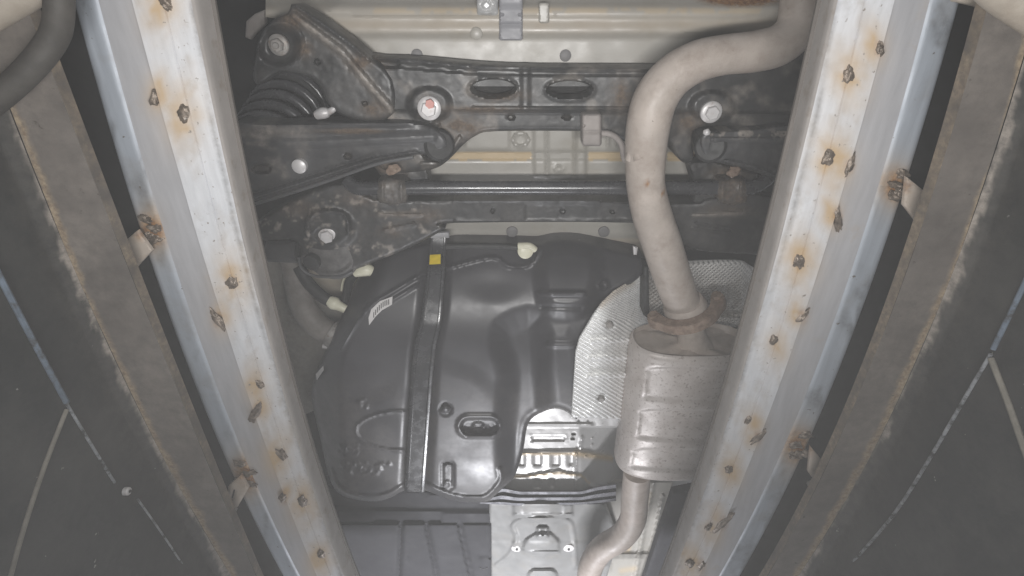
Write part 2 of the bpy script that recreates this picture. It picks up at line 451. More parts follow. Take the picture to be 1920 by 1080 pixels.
def rail(side, label, E, zr, welds, ewelds, bigwelds, brackets):
    s = -1 if side == 'l' else 1
    root = thing('steel_rail', label, 'rail', (s*.5, 0.0, .80), 'steel rails either side of the car')
    zw = .80
    win, wout, seam = edge(E['wi'], zw), edge(E['wg'], zw), edge(E['seam'], zw)
    gb = edge(E['gb'], zw+.008); bd = edge(E['bd'], zw+.012)
    inn = edge(E['in'], zw+.055)
    rw = random.Random(11+s); vw = [(.75+.6*rw.random())*(1.05-.40*y/1080) for x, y in welds]
    allw = [(x+rw.uniform(-2, 2), y+rw.uniform(-3, 3), rw.uniform(5, 9)*v, rw.uniform(8, 14)*v) for (x, y), v in zip(welds, vw)] + [(x, y, 8, 15) for x, y in ewelds]
    tint = [(x + (-5 if s < 0 else 6)+rw.uniform(-5, 5), y+rw.uniform(-4, 12), 30*v, 48*v) for (x, y), v in zip(welds, vw)] + [(x+(8 if s < 0 else -12), y-8, 22*(1.05-.45*y/1080), 38*(1.05-.45*y/1080)) for x, y in ewelds]
    pt = {'rust': lambda x, y, f=spots(allw): .5*f(x, y), 'tint': lambda x, y, f=spots(tint, 1.5): 1.25*f(x, y)*(.25+1.2*fbm(x, y, 22)), 'dust': lambda x, y: .5*sstep(.5, .75, fbm(x, y*.35, 16)),
          'grime_shade': lines([(np.stack([np.array(E['wi'])+4*s, ROWS], -1), 5, .6)])}
    # groove along the seam
    strip('face_strip', [(win, zw), (off(seam, .0012*-s), zw), (seam, zw+.0025), (off(seam, .0012*s), zw), (wout, zw), (wout, zw+.006)], M['galv'], root, pt, sub=5, wob=.0015)
    strip('side_strip', [(inn, zw+.055), (off(win, -s*.002), zw+.006), (win, zw)], M['galv_side'], root, {'rust': spots([(x+14*(-s), y, 6, 10) for x, y in welds[::3]]), 'grime_shade': lines([])}, sub=3)
    strip('edge_lip', [(off(inn, -s*.006), zw+.057), (off(inn, -s*.006), zw+.052), (inn, zw+.052)], M['beam'], root, sub=1)
    tb = [(x, y, 34, 42) for x, y in bigwelds]
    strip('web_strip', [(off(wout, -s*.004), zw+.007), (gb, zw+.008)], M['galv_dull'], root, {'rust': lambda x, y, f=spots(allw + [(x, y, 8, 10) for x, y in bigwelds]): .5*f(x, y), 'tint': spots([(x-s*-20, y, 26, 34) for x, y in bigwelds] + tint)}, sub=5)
    # rolled tube: short flat, small ridge, then a round turn up and away
    R = .024; prof = [(gb, zw+.008), (off(gb, s*.004), zw+.0055), (off(gb, s*.012), zw+.0065), (bd, zw+.010)]
    for a in range(15, 100, 12):
        t = math.radians(a); prof.append((off(bd, s*R*math.sin(t)), zw+.010 + R*(1-math.cos(t))))
    strip('rolled_tube', prof, M['blue_steel'], root, {'rust': lambda x, y, f=spots([(x, y, 26, 30) for x, y in bigwelds]): .8*f(x, y), 'tint': spots(tb), 'grime_shade': lambda x, y: .5*sstep(.55, .8, fbm(x, y*.4, 30))}, sub=2, angle=50)
    strip('deck_plate', [(off(inn, s*.01), zw+.057), (lambda Y: 0*Y + s*1.3, zw+.10)], M['dark'], root, sub=4)
    for i, (x, y) in enumerate(welds):
        k = mpp(y, zw)*vw[i]; blob('weld', PV(x, y, zw-.001), 9.5*k, 14.5*k, .0045, M['weld'], root, i+40*(s+1), .5)
    for i, (x, y) in enumerate(ewelds):
        k = mpp(y, zw); blob('weld', PV(x, y, zw+.002), 7*k, (14+8*((i*7) % 3))*k, .005, M['weld'], root, 20+i+40*(s+1), .5)
    for i, (x, y) in enumerate(bigwelds):
        k = mpp(y, zw)
        for j, (dx, dy) in enumerate(((-s*-18, -22), (-s*8, -4), (s*14, 12), (-s*10, 16))):
            blob('weld', PV(x+dx*.7, y+dy, zw+.007), 13*k, 7*k, .006, M['weld'], root, 70+i*5+j+40*(s+1), .7)
    for i, pl in enumerate(brackets):
        relief('mounting_bracket', pl['o'], zw-.012, M['galv_side'], root, er=3, eh=.002, step=4, skirt=.006, holes=[pl['h']], paint={'tint': lambda x, y: .3+0*x, 'rust': lambda x, y, f=spots([(pl['w'][0], pl['w'][1], 14, 14)]): .5*f(x, y)})
        bolt(pl['b'][0], pl['b'][1], zw-.01, 7, M['bolt_dull'], root)
    return root

EL = dict(zip(('in', 'wi', 'seam', 'wg', 'gb', 'bd'), ([400, 444, 502, 581, 670], [362, 411, 475, 556, 644], [310, 365, 438, 526, 620], [255, 314, 390, 499, 592], [192, 250, 338, 446, 561], [167, 220, 311, 421, 539])))
ER = dict(zip(('in', 'wi', 'seam', 'wg', 'gb', 'bd'), ([1532, 1487, 1410, 1329, 1240], [1563, 1518, 1440, 1353, 1262], [1615, 1567, 1490, 1393, 1288], [1670, 1615, 1525, 1424, 1312], [1735, 1682, 1584, 1478, 1349], [1769, 1720, 1614, 1507, 1379])))
WL = [(345, 212), (310, 4), (435, 530), (488, 720), (528, 852), (567, 940), (602, 1039)]
WR = [(1590, 140), (1553, 296), (1497, 490), (1450, 638), (1402, 788), (1366, 880), (1328, 988), (1293, 1056)]
rail('l', 'pale welded steel rail with rust spots beside the coil spring and filler hose', EL, .8, WL,
     [(290, 185), (409, 600), (480, 772), (531, 932)], [(286, 432), (463, 890)],
     [dict(o=[(258, 432), (285, 470), (262, 495), (244, 516), (222, 462)], h=[(228, 478), (236, 476), (231, 492), (224, 494)], b=(240, 512), w=(262, 440)),
      dict(o=[(452, 890), (466, 915), (446, 950), (428, 957), (428, 912)], h=[(437, 918), (441, 918), (436, 938), (432, 938)], b=(437, 955), w=(455, 893))])
rail('r', 'pale welded steel rail with rust spots beside the muffler and bent exhaust pipe', ER, .8, WR,
     [(1648, 92), (1592, 312), (1569, 405), (1504, 592), (1421, 820), (1356, 980), (1314, 1060)], [(1682, 350), (1497, 838)],
     [dict(o=[(1700, 332), (1745, 368), (1738, 400), (1724, 424), (1694, 385)], h=[(1729, 392), (1736, 390), (1738, 402), (1731, 404)], b=(1722, 423), w=(1700, 350)),
      dict(o=[(1520, 838), (1545, 868), (1530, 905), (1515, 885)], h=[(1533, 872), (1536, 872), (1535, 882), (1532, 882)], b=(1521, 908), w=(1515, 842))])

def beam(side, label, bi, bo):
    s = -1 if side == 'l' else 1; zb = .73
    root = thing('edge_beam', label, 'beam', (s*.7, 0, zb), 'rusty edged beams along the pit')
    fi, fo = edge(bi, zb), edge(bo, zb)
    c0, c1 = fo(np.array([.0])), fo(np.array([1.2]))
    rl = [(np.stack([bo, ROWS], -1), 8, .8)]
    def rust(x, y, f=lines(rl)): return f(x + 14*(fbm(x, y, 26)-.5), y) * (.55+.9*fbm(x+90, y, 70))
    strip('flange', [(fi, zb), (fo, zb)], M['beam'], root, {'rust': rust, 'dust': lambda x, y: .5*fbm(x, y, 120), 'grime_shade': lambda x, y: .35*sstep(.45, .8, fbm(x+50, y, 90))}, sub=14, wob=.002)
    strip('inner_side', [(off(fi, -s*.001), zb+.019), (fi, zb)], M['beam'], root, {'grime_shade': lambda x, y: 1.1*fbm(x, y, 20), 'rust': lambda x, y: .6*fbm(x, y, 40)}, sub=2)
    strip('upper_plate', [(off(fi, -s*.001), zb+.019), (off(fo, s*.3), zb+.019)], M['dark'], root, sub=2)
    return root, fo
BLI = [45, 156, 245, 372, 480]; BLO = [-62, 52, 152, 282, 435]
BRI = [1845, 1792, 1688, 1574, 1440]; BRO = [1942, 1880, 1775, 1650, 1497]
_, fol = beam('l', 'brown dirty beam with rusty lower edge at far left of picture', BLI, BLO)
_, for_ = beam('r', 'brown dirty beam with rusty lower edge at far right of picture', BRI, BRO)

def wall(side, label, fo):
    s = -1 if side == 'l' else 1
    root = thing('pit_wall', label, 'wall', (s*.72, .8, -.4))
    xs = fo(YS); zs = list(np.linspace(.729, .64, 22)) + [.6, .5, .35, .1, -.4]; verts = []; 
    for i, z in enumerate(zs): verts += [(x + s*.002*min(i, 5), y, z) for x, y in zip(xs, YS)]
    b = len(YS); faces = [(i*b+j, i*b+j+1, (i+1)*b+j+1, (i+1)*b+j) for i in range(len(zs)-1) for j in range(b-1)]
    X, Y = proj(np.array(verts))
    bo = np.stack([BLO if s < 0 else BRO, ROWS], -1)
    dl = dist_line(X, Y, bo)
    at = {'dust': np.clip(.9*(1-sstep(0, 9, dl - 30*np.maximum(0, fbm(X, Y, 34)-.34) - 10*(fbm(X+70, Y, 11)-.5))) + .15*np.exp(-(dl/60)**2), 0, 1)}
    mesh_obj('panel', verts, faces, M['wall'], root, attrs=at)
    return root, lambda px, py: PX(px, py, s*(abs(np.interp(.9, YS, xs))+.002))
wl, pwl = wall('l', 'black pit wall with pale scratched seams at far left', fol)
wr, pwr = wall('r', 'black pit wall with pale scratched seams at far right', for_)

# ------------------------------------------------------------------ car body
ZF = 1.42
body = thing('car_body', 'pale grey stamped floor of the car above the suspension', 'car body', (0, .9, 1.55))
mesh_obj('body_shell', [(-1.3, -.5, 1.62), (1.3, -.5, 1.62), (1.3, 3.4, 1.62), (-1.3, 3.4, 1.62)], [(0, 1, 2, 3)], M['dark'], body, smooth_=False)
# rear floor: stepped cross panel at the top of the picture
ZR = 1.30
relief('rear_floor', [(498, -90), (1600, -90), (1600, 134), (760, 132), (690, 114), (640, 80), (590, 45), (498, 32)], ZR, M['body'], body, er=3, eh=0, step=6, skirt=.0,
       feats=[lambda x, y: sint(y, [-90, -2, 14, 26, 30, 40, 60, 65, 70, 160], [.045, .042, .004, .0, .006, .004, -.002, .006, .012, .012], 3), f_ridge([(660, 29), (1400, 31)], 5, -.003), f_ridge([(660, 66), (1280, 65)], 4, -.003), f_noise(.006, 90), f_bump(560, -20, 90, 60, .03)],
       paint={'rust': spots([(1390, -2, 75, 14)], 3), 'seal': lambda x, y: .45*np.exp(-((y-20)/6)**2)*(fbm(x, y, 30) > .42)*(x > 700)*(x < 1430), 'tint': lambda x, y: .30*np.exp(-((y-46)/15)**2)*(.4+fbm(x, y, 80)) + .22*np.exp(-((y-18)/9)**2)*fbm(x+30, y, 60), 'dust': lambda x, y: .25*fbm(x, y, 50)})
relief('centre_strap', rrect(936, -30, 980, 76, 4), ZR-.008, M['tape'], body, er=4, eh=.004, step=4, skirt=.03, feats=[f_ridge([(936, 13), (980, 13)], 5, -.003), f_ridge([(936, 46), (980, 46)], 5, -.003), f_bump(942, 28, 3, 3, .004), f_bump(973, 28, 3, 3, .004)])
relief('stud_plate', rrect(894, -20, 934, 29, 6), ZR-.006, M['silver'], body, er=4, eh=.003, step=3, skirt=.02, feats=[f_ridge(ellipse(912, 10, 17, 14), 4, -.004, True), f_bump(912, 10, 12, 10, -.006)])
lathe('trim_clip', PV(893, 63, ZR-.002), DOWN, [(.013, -.01), (.013, .004), (.008, .007)], M['body'], body)
relief('weld_tab', rrect(1010, 5, 1030, 44, 5), ZR-.004, M['body'], body, er=4, eh=.004, step=3, skirt=.012)
for x, y in ((782, 103), (1060, 104)):
    lathe('rubber_plug', PV(x, y, ZR+.012), DOWN, [(.013, -.003), (.013, .003), (.010, .005)], M['grey_plug'], body)
relief('side_tab', [(462, 40), (478, 26), (497, 18), (498, 45), (480, 62), (470, 74), (460, 70)], 1.33, M['hanger'], body, er=3, eh=.003, step=3, skirt=.01)

# middle floor seen through the subframe
relief('middle_floor', [(780, 215), (1360, 215), (1360, 360), (780, 360)], 1.37, M['body'], body, er=3, eh=0, step=4, skirt=0,
       feats=[f_poly([(1000, 200), (1100, 200), (1098, 330), (1002, 330)], -.010, 7), f_ridge([(1024, 200), (1026, 330)], 5, -.006), f_ridge([(1078, 200), (1077, 330)], 5, -.006),
              f_step([(700, 284), (1400, 284)], .008, 6), f_step([(700, 300), (1400, 300)], -.006, 5), f_ridge(ellipse(976, 262, 14, 12), 4, -.006, True), f_poly(rrect(872, 238, 955, 281, 6), -.006, 5),
              f_ridge(ellipse(1048, 316, 9, 5), 3, -.004, True), f_ridge([(1140, 256), (1140, 274)], 4, -.005), f_ridge([(1155, 256), (1155, 274)], 4, -.005), f_noise(.003, 60)],
       paint={'seal': lambda x, y: .85*((y > 286) & (y < 299+3*vnoise(x, y, 14)) & (((x > 840) & (x < 997)) | ((x > 1102) & (x < 1192)) | (x > 1250)))})
# lower strip of floor above the tank
relief('cross_panel', [(560, 405), (1240, 405), (1300, 520), (540, 560)], ZF-.02, M['body'], body, er=3, eh=0, step=6, skirt=0,
       feats=[f_step([(500, 444), (1300, 444)], .012, 5), f_ridge([(840, 447), (1190, 447)], 4, -.004), f_step([(500, 425), (1300, 425)], .003, 10), f_noise(.003, 50)], paint={'tint': lambda x, y: .25*(y > 446)*1.0})
for x, y in ((960, 434), (1132, 434)):
    lathe('rubber_plug', PV(x, y, ZF-.02), DOWN, [(.016, -.004), (.016, .005), (.012, .007)], M['grey_plug'], body)
relief('side_floor', [(500, 480), (720, 480), (700, 720), (520, 800), (460, 700)], ZF+.03, M['body'], body, er=3, eh=0, step=8, skirt=0, feats=[f_noise(.02, 60)], paint={'grime_shade': lambda x, y: .5*fbm(x, y, 60), 'dust': lambda x, y: .7+0*x})

# tunnel floor in front of the tank
def tun_z(x, y): return np.interp(y, [740, 800, 850, 915, 950, 1080, 1200], [1.41, 1.398, 1.376, 1.350, 1.345, 1.34, 1.34])
relief('tunnel_floor', [(955, 745), (1310, 745), (1310, 936), (925, 936)], 1.4, M['silver'], body, er=3, eh=0, step=3.5, skirt=0, zf=tun_z,
       feats=[f_ridge([(990, 796), (1110, 797)], 4, -.006), f_poly(rrect(996, 817, 1060, 829, 2), .006, 4), f_ridge(rrect(996, 817, 1060, 829, 2), 3, -.003, True),
              f_step([(900, 847), (980, 847), (1090, 846), (1200, 866)], -.010, 4), f_step([(900, 895), (985, 893), (1010, 888), (1050, 882), (1066, 888), (1090, 890), (1105, 906), (1200, 950)], -.008, 4)]
       + [f_poly(rrect(x0, y0, x1, y1, 2), h, 4) for x0, y0, x1, y1, h in ((972, 852, 984, 874, .007), (1000, 852, 1015, 874, .007), (1034, 852, 1049, 874, .007), (1065, 852, 1076, 872, .007), (1001, 898, 1013, 916, .006), (1030, 897, 1040, 914, .006))]
       + [f_ridge([(1081, 850), (1080, 916)], 3, -.006), f_ridge([(1092, 820), (1088, 842)], 4, -.006), lambda x, y: np.where(x > 1088, (x-1088)*.0011, 0)*(y > 800), f_noise(.004, 40)]
       + [f_bump(x, y, 3, 3, -.005) for x, y in ((1111, 822), (1110, 835), (1100, 856), (1085, 795), (1102, 796))] + [f_bump(x, y, 4, 3, .012) for x, y in ((1075, 814), (1074, 822))],
       paint={'seal': lambda x, y: np.maximum(.9*np.exp(-((y-851-(x-1085)*.14*(x > 1085))/np.where(x > 1075, 6, 2.6))**2)*(x < 1150), .9*np.exp(-((y-np.interp(x, [965, 1000, 1055, 1066, 1090, 1105], [893, 892, 886, 889, 891, 906]))/2.6)**2)*(x < 1107)),
              'grime_shade': spots([(1075, 814, 3, 2), (1074, 822, 3, 2)], 4), 'tint': lambda x, y: .06+0*x})  # dark spots paint the shade inside the two small holes
# black crossmember under the tunnel
M['brace'] = mat('grey_brace_steel', (.16, .16, .175), .26, .4, var=.15, vs=12, bump=.03, dust=((.2, .19, .18), .58, .85, 14), spec=.7)
band('tunnel_brace', [(900, 931, 898, 944), (918, 926, 915, 945), (942, 914, 938, 946), (974, 921, 968, 948), (1090, 921, 1090, 946), (1120, 912, 1122, 943), (1157, 907, 1157, 939)], lambda x, y: 1.305+0*x,
     [(0, .03), (0, 0), (.05, -.003), (.22, -.003), (.28, .018), (.38, .018), (.46, -.002), (.66, -.002), (.72, .014), (.80, .014), (.85, -.002), (1, -.002), (1, .05)], M['brace'], body, n=110, sig=5, angle=25)
# silver heat shield of the tunnel at the bottom edge
def sh_z(x, y): return 1.345 - .05*np.exp(-((x-1015)/60)**2) + sint(y, [940, 1000, 1080, 1150], [.0, .02, .05, .07], 8)
relief('tunnel_shield', [(917, 944), (1135, 944), (1160, 1010), (1120, 1140), (917, 1140)], 1.34, M['shield_paint'], body, er=4, eh=.006, step=3, skirt=.02, zf=sh_z,
       feats=[f_poly(rrect(963, 944, 1073, 966, 5), -.012, 7), f_poly(rrect(977, 948, 1056, 963, 6), .005, 3), f_ridge([(965, 966), (1015, 973), (1072, 965)], 5, -.008),
              f_poly([(985, 1012), (1003, 1001), (1034, 1001), (1048, 1014), (1048, 1036), (1020, 1044), (985, 1038), (979, 1032)], -.016, 7), f_step([(900, 1016), (1150, 1016)], -.004, 3), f_ridge([(982, 1030), (1046, 1031)], 2.5, .006),
              f_poly(rrect(1007, 989, 1028, 1009, 2), -.018, 5), f_poly(rrect(990, 1068, 1045, 1110, 12), -.018, 8), f_ridge(smooth([(930, 1060), (955, 1040), (968, 1010), (962, 985), (985, 975), (1060, 975), (1075, 1000), (1080, 1060)], 5, False), 6, -.007), f_noise(.006, 35)]
       + [f_bump(x, y, 3, 2.4, .008) for x, y in ((1017, 995), (1017, 1002))])
for x, y in ((969, 1027), (1066, 1027)):
    b = lathe('push_clip', PV(x, y, 1.345), DOWN, [(.022, -.01), (.022, .003), (.015, .006)], M['white'], body)
    lathe('clip_pin', PV(x, y, 1.345), DOWN, [(.005, .005), (.005, .010)], M['ink'], b).location = (0, 0, 0)
# plastic cover below the tank (bottom left)
relief('floor_cover', [(560, 900), (921, 935), (921, 1140), (560, 1140)], 1.37, M['cover'], body, er=4, eh=.006, step=5, skirt=.03,
       feats=[f_poly([(700, 964), (828, 964), (828, 979), (700, 979)], .008, 5), f_step([(560, 955), (921, 958)], -.02, 16), f_step([(560, 982), (830, 984), (921, 984)], -.012, 6), f_ridge([(752, 985), (748, 1080)], 6, .014), f_ridge([(800, 985), (820, 1085)], 6, .014), f_ridge([(862, 985), (885, 1085)], 7, .014), f_poly(rrect(895, 1040, 925, 1046, 2), .01, 4), f_bump(763, 1045, 4, 3, .006)])
b = lathe('push_clip', PV(907, 1064, 1.345), DOWN, [(.018, -.01), (.018, .003), (.012, .005)], M['white'], body)
for dx in (-6, 0, 6): lathe('clip_pin', PV(907+dx, 1064-abs(dx)*.4, 1.345), DOWN, [(.004, .004), (.004, .009)], M['ink'], b, seg=10).location = (0, 0, 0)
# floor right of the tunnel with sealed seam and dark sill
relief('side_panel', [(1115, 905), (1262, 905), (1215, 1140), (1060, 1140)], 1.40, M['body'], body, er=3, eh=0, step=4, skirt=.02,
       feats=[f_ridge([(1226, 900), (1214, 960), (1205, 1000), (1190, 1090)], 6, -.012), f_ridge([(1243, 930), (1228, 1000), (1208, 1085)], 4, -.012), f_step([(1050, 1036), (1250, 1036)], -.012, 4), f_step([(1050, 1048), (1250, 1048)], .012, 4), f_ridge(ellipse(1135, 1062, 9, 12), 4, -.008, True), f_noise(.004, 30)],
       paint={'seal': lines([([(1190, 995), (1178, 1034)], 3, .6), ([(1185, 1000), (1172, 1034)], 3, .5), ([(1165, 1070), (1190, 1066)], 5, .5), ([(1219, 925), (1208, 970)], 3, .4)]), 'grime_shade': lambda x, y: .5*((y > 1036) & (y < 1048))*1.0})
relief('sill_strip', [(1262, 925), (1310, 915), (1300, 1000), (1255, 1140), (1190, 1140), (1230, 1020)], 1.33, M['cover'], body, er=3, eh=.004, step=5, skirt=.03, feats=[f_ridge([(1248, 965), (1256, 962)], 3, -.004), f_noise(.004, 30)])

# ------------------------------------------------------------------ rear subframe
sub = thing('rear_subframe', 'black rusty pressed steel subframe with oval holes bolted under the floor', 'subframe', (0, .35, 1.24))
ZS = 1.235
oval1 = ellipse(925, 166, 42, 17); oval2 = ellipse(1068, 168, 42, 16)
relief('front_beam', smooth([(640, 62), (690, 103), (780, 109), (900, 120), (1000, 124), (1200, 125), (1300, 124), (1400, 112), (1540, 96), (1560, 250), (1480, 262), (1380, 238), (1310, 240), (1297, 262), (1300, 296), (1282, 305), (1262, 286), (1250, 268), (1180, 268), (1140, 252), (1100, 246), (930, 246), (893, 254), (868, 272), (845, 296), (820, 314), (780, 322), (730, 322), (700, 300), (712, 255), (700, 226), (672, 205), (640, 140)], 3), ZS, M['black'], sub, er=9, eh=.012, step=3.6, skirt=.05,
       holes=[oval1, oval2],
       feats=[f_ridge(oval1, 9, -.006, True), f_ridge(oval2, 9, -.006, True), f_ridge([(890, 205), (1190, 206)], 8, -.007), f_ridge([(700, 118), (900, 135), (1200, 138), (1400, 130)], 8, .008),
              f_bump(958, 220, 9, 6, .014), f_bump(1063, 220, 11, 5, .014), f_step([(640, 207), (900, 207), (1190, 208), (1560, 214)], .010, 6),
              f_bump(805, 195, 46, 36, -.018, .35), f_bump(1335, 200, 48, 34, -.018, .35), f_ridge([(780, 226), (822, 232)], 4, -.006), f_ridge([(640, 70), (700, 118), (740, 120)], 12, .012),
              f_ridge([(700, 150), (720, 215)], 14, .008), f_ridge([(985, 125), (985, 200)], 12, -.005), f_poly(ellipse(815, 272, 28, 30), .028, 10), f_ridge(smooth([(790, 308), (825, 302), (848, 280), (862, 258)], 4, False), 6, -.008), f_poly(ellipse(1328, 272, 26, 30), .028, 10), f_ridge(smooth([(1345, 306), (1318, 300), (1303, 276), (1306, 254)], 4, False), 6, -.008), f_noise(.0025, 50), f_noise(.0010, 9)],
       paint={'rust': spots([(1165, 178, 16, 26), (905, 205, 60, 6), (880, 240, 22, 12), (700, 130, 20, 22), (730, 315, 20, 12), (860, 235, 30, 16), (1290, 230, 20, 16), (940, 180, 36, 8)], 1.1), 'dust': lambda x, y: np.maximum(.8*np.exp(-(dist_line(x, y, [(690, 195), (720, 215), (760, 235)])/12)**2), .4*sstep(.5, .75, fbm(x, y, 40))), 'grime_shade': spots([(958, 220, 9, 6), (1063, 220, 11, 5)], 4)})  # last mask paints the two lip holes dark, as shaded inside
relief('inner_web', [(860, 130), (1130, 130), (1130, 205), (860, 205)], ZS+.075, M['black'], sub, er=3, eh=0, step=8, skirt=0, feats=[f_ridge([(860, 168), (1130, 168)], 6, -.01)])
relief('spring_arm', smooth([(480, 100), (486, 74), (508, 40), (540, 24), (556, 7), (640, 62), (690, 103), (735, 150), (735, 215), (690, 228), (640, 216), (612, 190), (596, 158), (560, 140), (520, 138), (486, 160), (474, 140)], 3), ZS-.015, M['black'], sub, er=8, eh=.012, step=3.4, skirt=.05,
       feats=[f_bump(523, 86, 46, 46, .02, .5), f_ridge(ellipse(523, 84, 44, 42), 7, -.006, True), f_ridge([(552, 30), (640, 96), (700, 168), (740, 212)], 10, -.014), f_ridge([(556, 12), (640, 70), (692, 112)], 6, -.006), f_bump(595, 116, 7, 6, .012), f_bump(684, 194, 6, 5, .012), f_noise(.004, 30), f_noise(.0012, 9)],
       paint={'rust': spots([(548, 38, 22, 14), (572, 92, 12, 14), (675, 118, 18, 14), (700, 205, 20, 12)], 1.3), 'dust': lines([([(552, 30), (640, 96), (700, 168), (740, 212)], 10, .8)])})
bolt(523, 84, ZS-.006, 19, M['bolt_dull'], sub)
b1 = bolt(805, 203, ZS-.02, 22, M['bolt'], sub, stud=False)
lathe('paint_mark', PV(806, 195, ZS-.036), DOWN, [(.011, 0), (.010, .003)], M['pinkred'], b1, seg=6).location = (0, 0, 0)
bolt(1333, 210, ZS-.02, 20, M['bolt'], sub, stud=False)
# lower cross member
relief('lower_beam', smooth([(520, 392), (600, 352), (660, 345), (700, 372), (840, 374), (1000, 374), (1120, 374), (1140, 378), (1300, 380), (1330, 372), (1450, 368), (1450, 470), (1400, 476), (1300, 468), (1210, 440), (1195, 418), (850, 418), (835, 428), (805, 446), (755, 470), (700, 492), (640, 516), (600, 512), (566, 492), (556, 452), (500, 452), (470, 430)], 3), ZS+.015, M['black'], sub, er=8, eh=.012, step=3.6, skirt=.05,
       feats=[f_ridge([(850, 375), (1190, 377)], 5, -.006), f_ridge([(855, 415), (1195, 415)], 5, -.004), f_bump(615, 430, 58, 46, -.016, .4), f_ridge(smooth([(575, 440), (582, 405), (615, 396), (648, 404), (654, 438)], 4, False), 6, -.010), f_bump(612, 440, 26, 18, .012, .5),
              f_poly(rrect(985, 384, 1190, 412, 4), .004, 6), f_bump(1055, 396, 6, 5, .01), f_bump(1148, 397, 5, 5, .01), f_bump(924, 395, 5, 5, .01), f_ridge(smooth([(710, 400), (740, 404), (790, 402)], 4, False), 4, -.007), f_ridge([(720, 432), (775, 420)], 5, -.007),
              f_ridge([(1300, 404), (1390, 400)], 5, -.006), f_ridge([(1298, 426), (1370, 438)], 4, -.005), f_ridge([(1305, 418), (1365, 428)], 3, -.005), f_bump(584, 496, 28, 22, .02, .4), f_noise(.006, 34), f_noise(.0018, 8)],
       paint={'rust': lambda x, y: .45*spots([(760, 402, 60, 9), (735, 432, 30, 16), (680, 370, 50, 20), (800, 405, 40, 20), (1370, 395, 50, 14), (560, 390, 40, 20)], 1.5)(x, y), 'dust': lambda x, y: np.maximum(lines([([(712, 401), (790, 403)], 4, .9), ([(1300, 404), (1392, 399)], 4, .7)])(x, y), .8*sstep(.62, .76, fbm(x+11, y, 14))*(x < 830))})
bolt(615, 441, ZS+.015, 19, M['bolt'], sub, stud=False)
lathe('mount_bushing', PV(618, 478, ZS+.012), (0, -.1, -1), [(.085, -.05), (.078, -.02), (.060, -.004), (.04, .003), (.012, .005)], mat('dusty_mount', (.07, .068, .066), .55, 0, var=.2, vs=20, bump=.06, dust=((.16, .15, .145), .42, .75, 30)), sub, seg=36)
lathe('drain_hole', PV(584, 492, ZS+.0), (-.2, .1, -1), [(.022, -.02), (.022, .004), (.019, .006)], M['rubber'], sub)
tube('bracket_rim', [PV(x, y, ZS) for x, y in smooth([(560, 482), (564, 500), (580, 514), (605, 519), (640, 518), (660, 508)], 3, False)], .004, M['arm'], sub, seg=8, sm=2)
tube('side_link', [PV(505, 470, ZS+.03), PV(560, 472, ZS+.03)], .03, M['arm'], sub)
# hanger bracket on the beam
relief('hanger_bracket', rrect(1091, 213, 1128, 274, 6), ZS-.03, M['hanger'], sub, er=6, eh=.010, step=3, skirt=.03, feats=[f_ridge([(1091, 248), (1128, 248)], 5, .004), f_bump(1095, 236, 3, 3, .006)])
tube('hanger_rod', [PV(1120, 250, ZS-.01), PV(1145, 252, ZS-.01), PV(1165, 270, ZS-.03), PV(1172, 300, ZS-.05), PV(1195, 312, ZS-.06)], .007, M['hanger'], sub, seg=12)
# side brackets that join the beams
relief('side_bracket', [(690, 296), (800, 310), (806, 338), (770, 340), (766, 372), (840, 380), (820, 420), (700, 410), (690, 360), (720, 338)], ZS+.03, M['black'], sub, er=6, eh=.008, step=4, skirt=.04, feats=[f_noise(.012, 20)], paint={'rust': spots([(733, 315, 26, 12), (742, 385, 34, 14)], 1.4)})
relief('side_bracket', [(1290, 305), (1330, 300), (1420, 325), (1420, 400), (1320, 410), (1300, 400), (1300, 340)], ZS+.03, M['black'], sub, er=6, eh=.008, step=4, skirt=.04, feats=[f_noise(.012, 20)], paint={'rust': spots([(1365, 330, 30, 18), (1380, 390, 34, 14)], 1.4)})

# ------------------------------------------------------------------ stabilizer bar
stab = thing('stabilizer_bar', 'black round stabilizer bar running across under the subframe', 'bar', (0, .42, 1.235))
zb_ = 1.235
tube('bar', [PV(652, 338, zb_-.0), PV(668, 352, zb_-.01), PV(705, 353, zb_-.01), PV(800, 352, zb_-.01), PV(1000, 352, zb_-.01), PV(1200, 352, zb_-.01), PV(1380, 352, zb_-.01), PV(1420, 348, zb_-.01), PV(1450, 325, zb_)], 13*mpp(352, zb_), M['strap'], stab, seg=20, sm=5)
for x, nm in ((735, 0), (1373, 1)):
    relief('clamp', smooth([(x-26, 338), (x+24, 336), (x+26, 380), (x-24, 380)], 2), zb_-.03, M['black'], stab, er=9, eh=.016, step=2.6, skirt=.04,
           feats=[lambda x_, y_: .010*np.abs((y_-356)/20)**2, f_ridge([(x-18, 338), (x-18, 380)], 5, -.006), f_ridge([(x+17, 338), (x+17, 380)], 5, -.006), f_noise(.006, 10)],
           paint={'rust': (lambda x_, y_: (.75 if nm else .25)*fbm(x_, y_, 14)*1.6), 'dust': lambda x_, y_: .5*fbm(x_+40, y_, 16)})
    blob('clamp_bolt', PV(x+3, 317 if not nm else 322, zb_-.02), .016, .012, .008, M['rusty'], stab, 3+nm, .4)

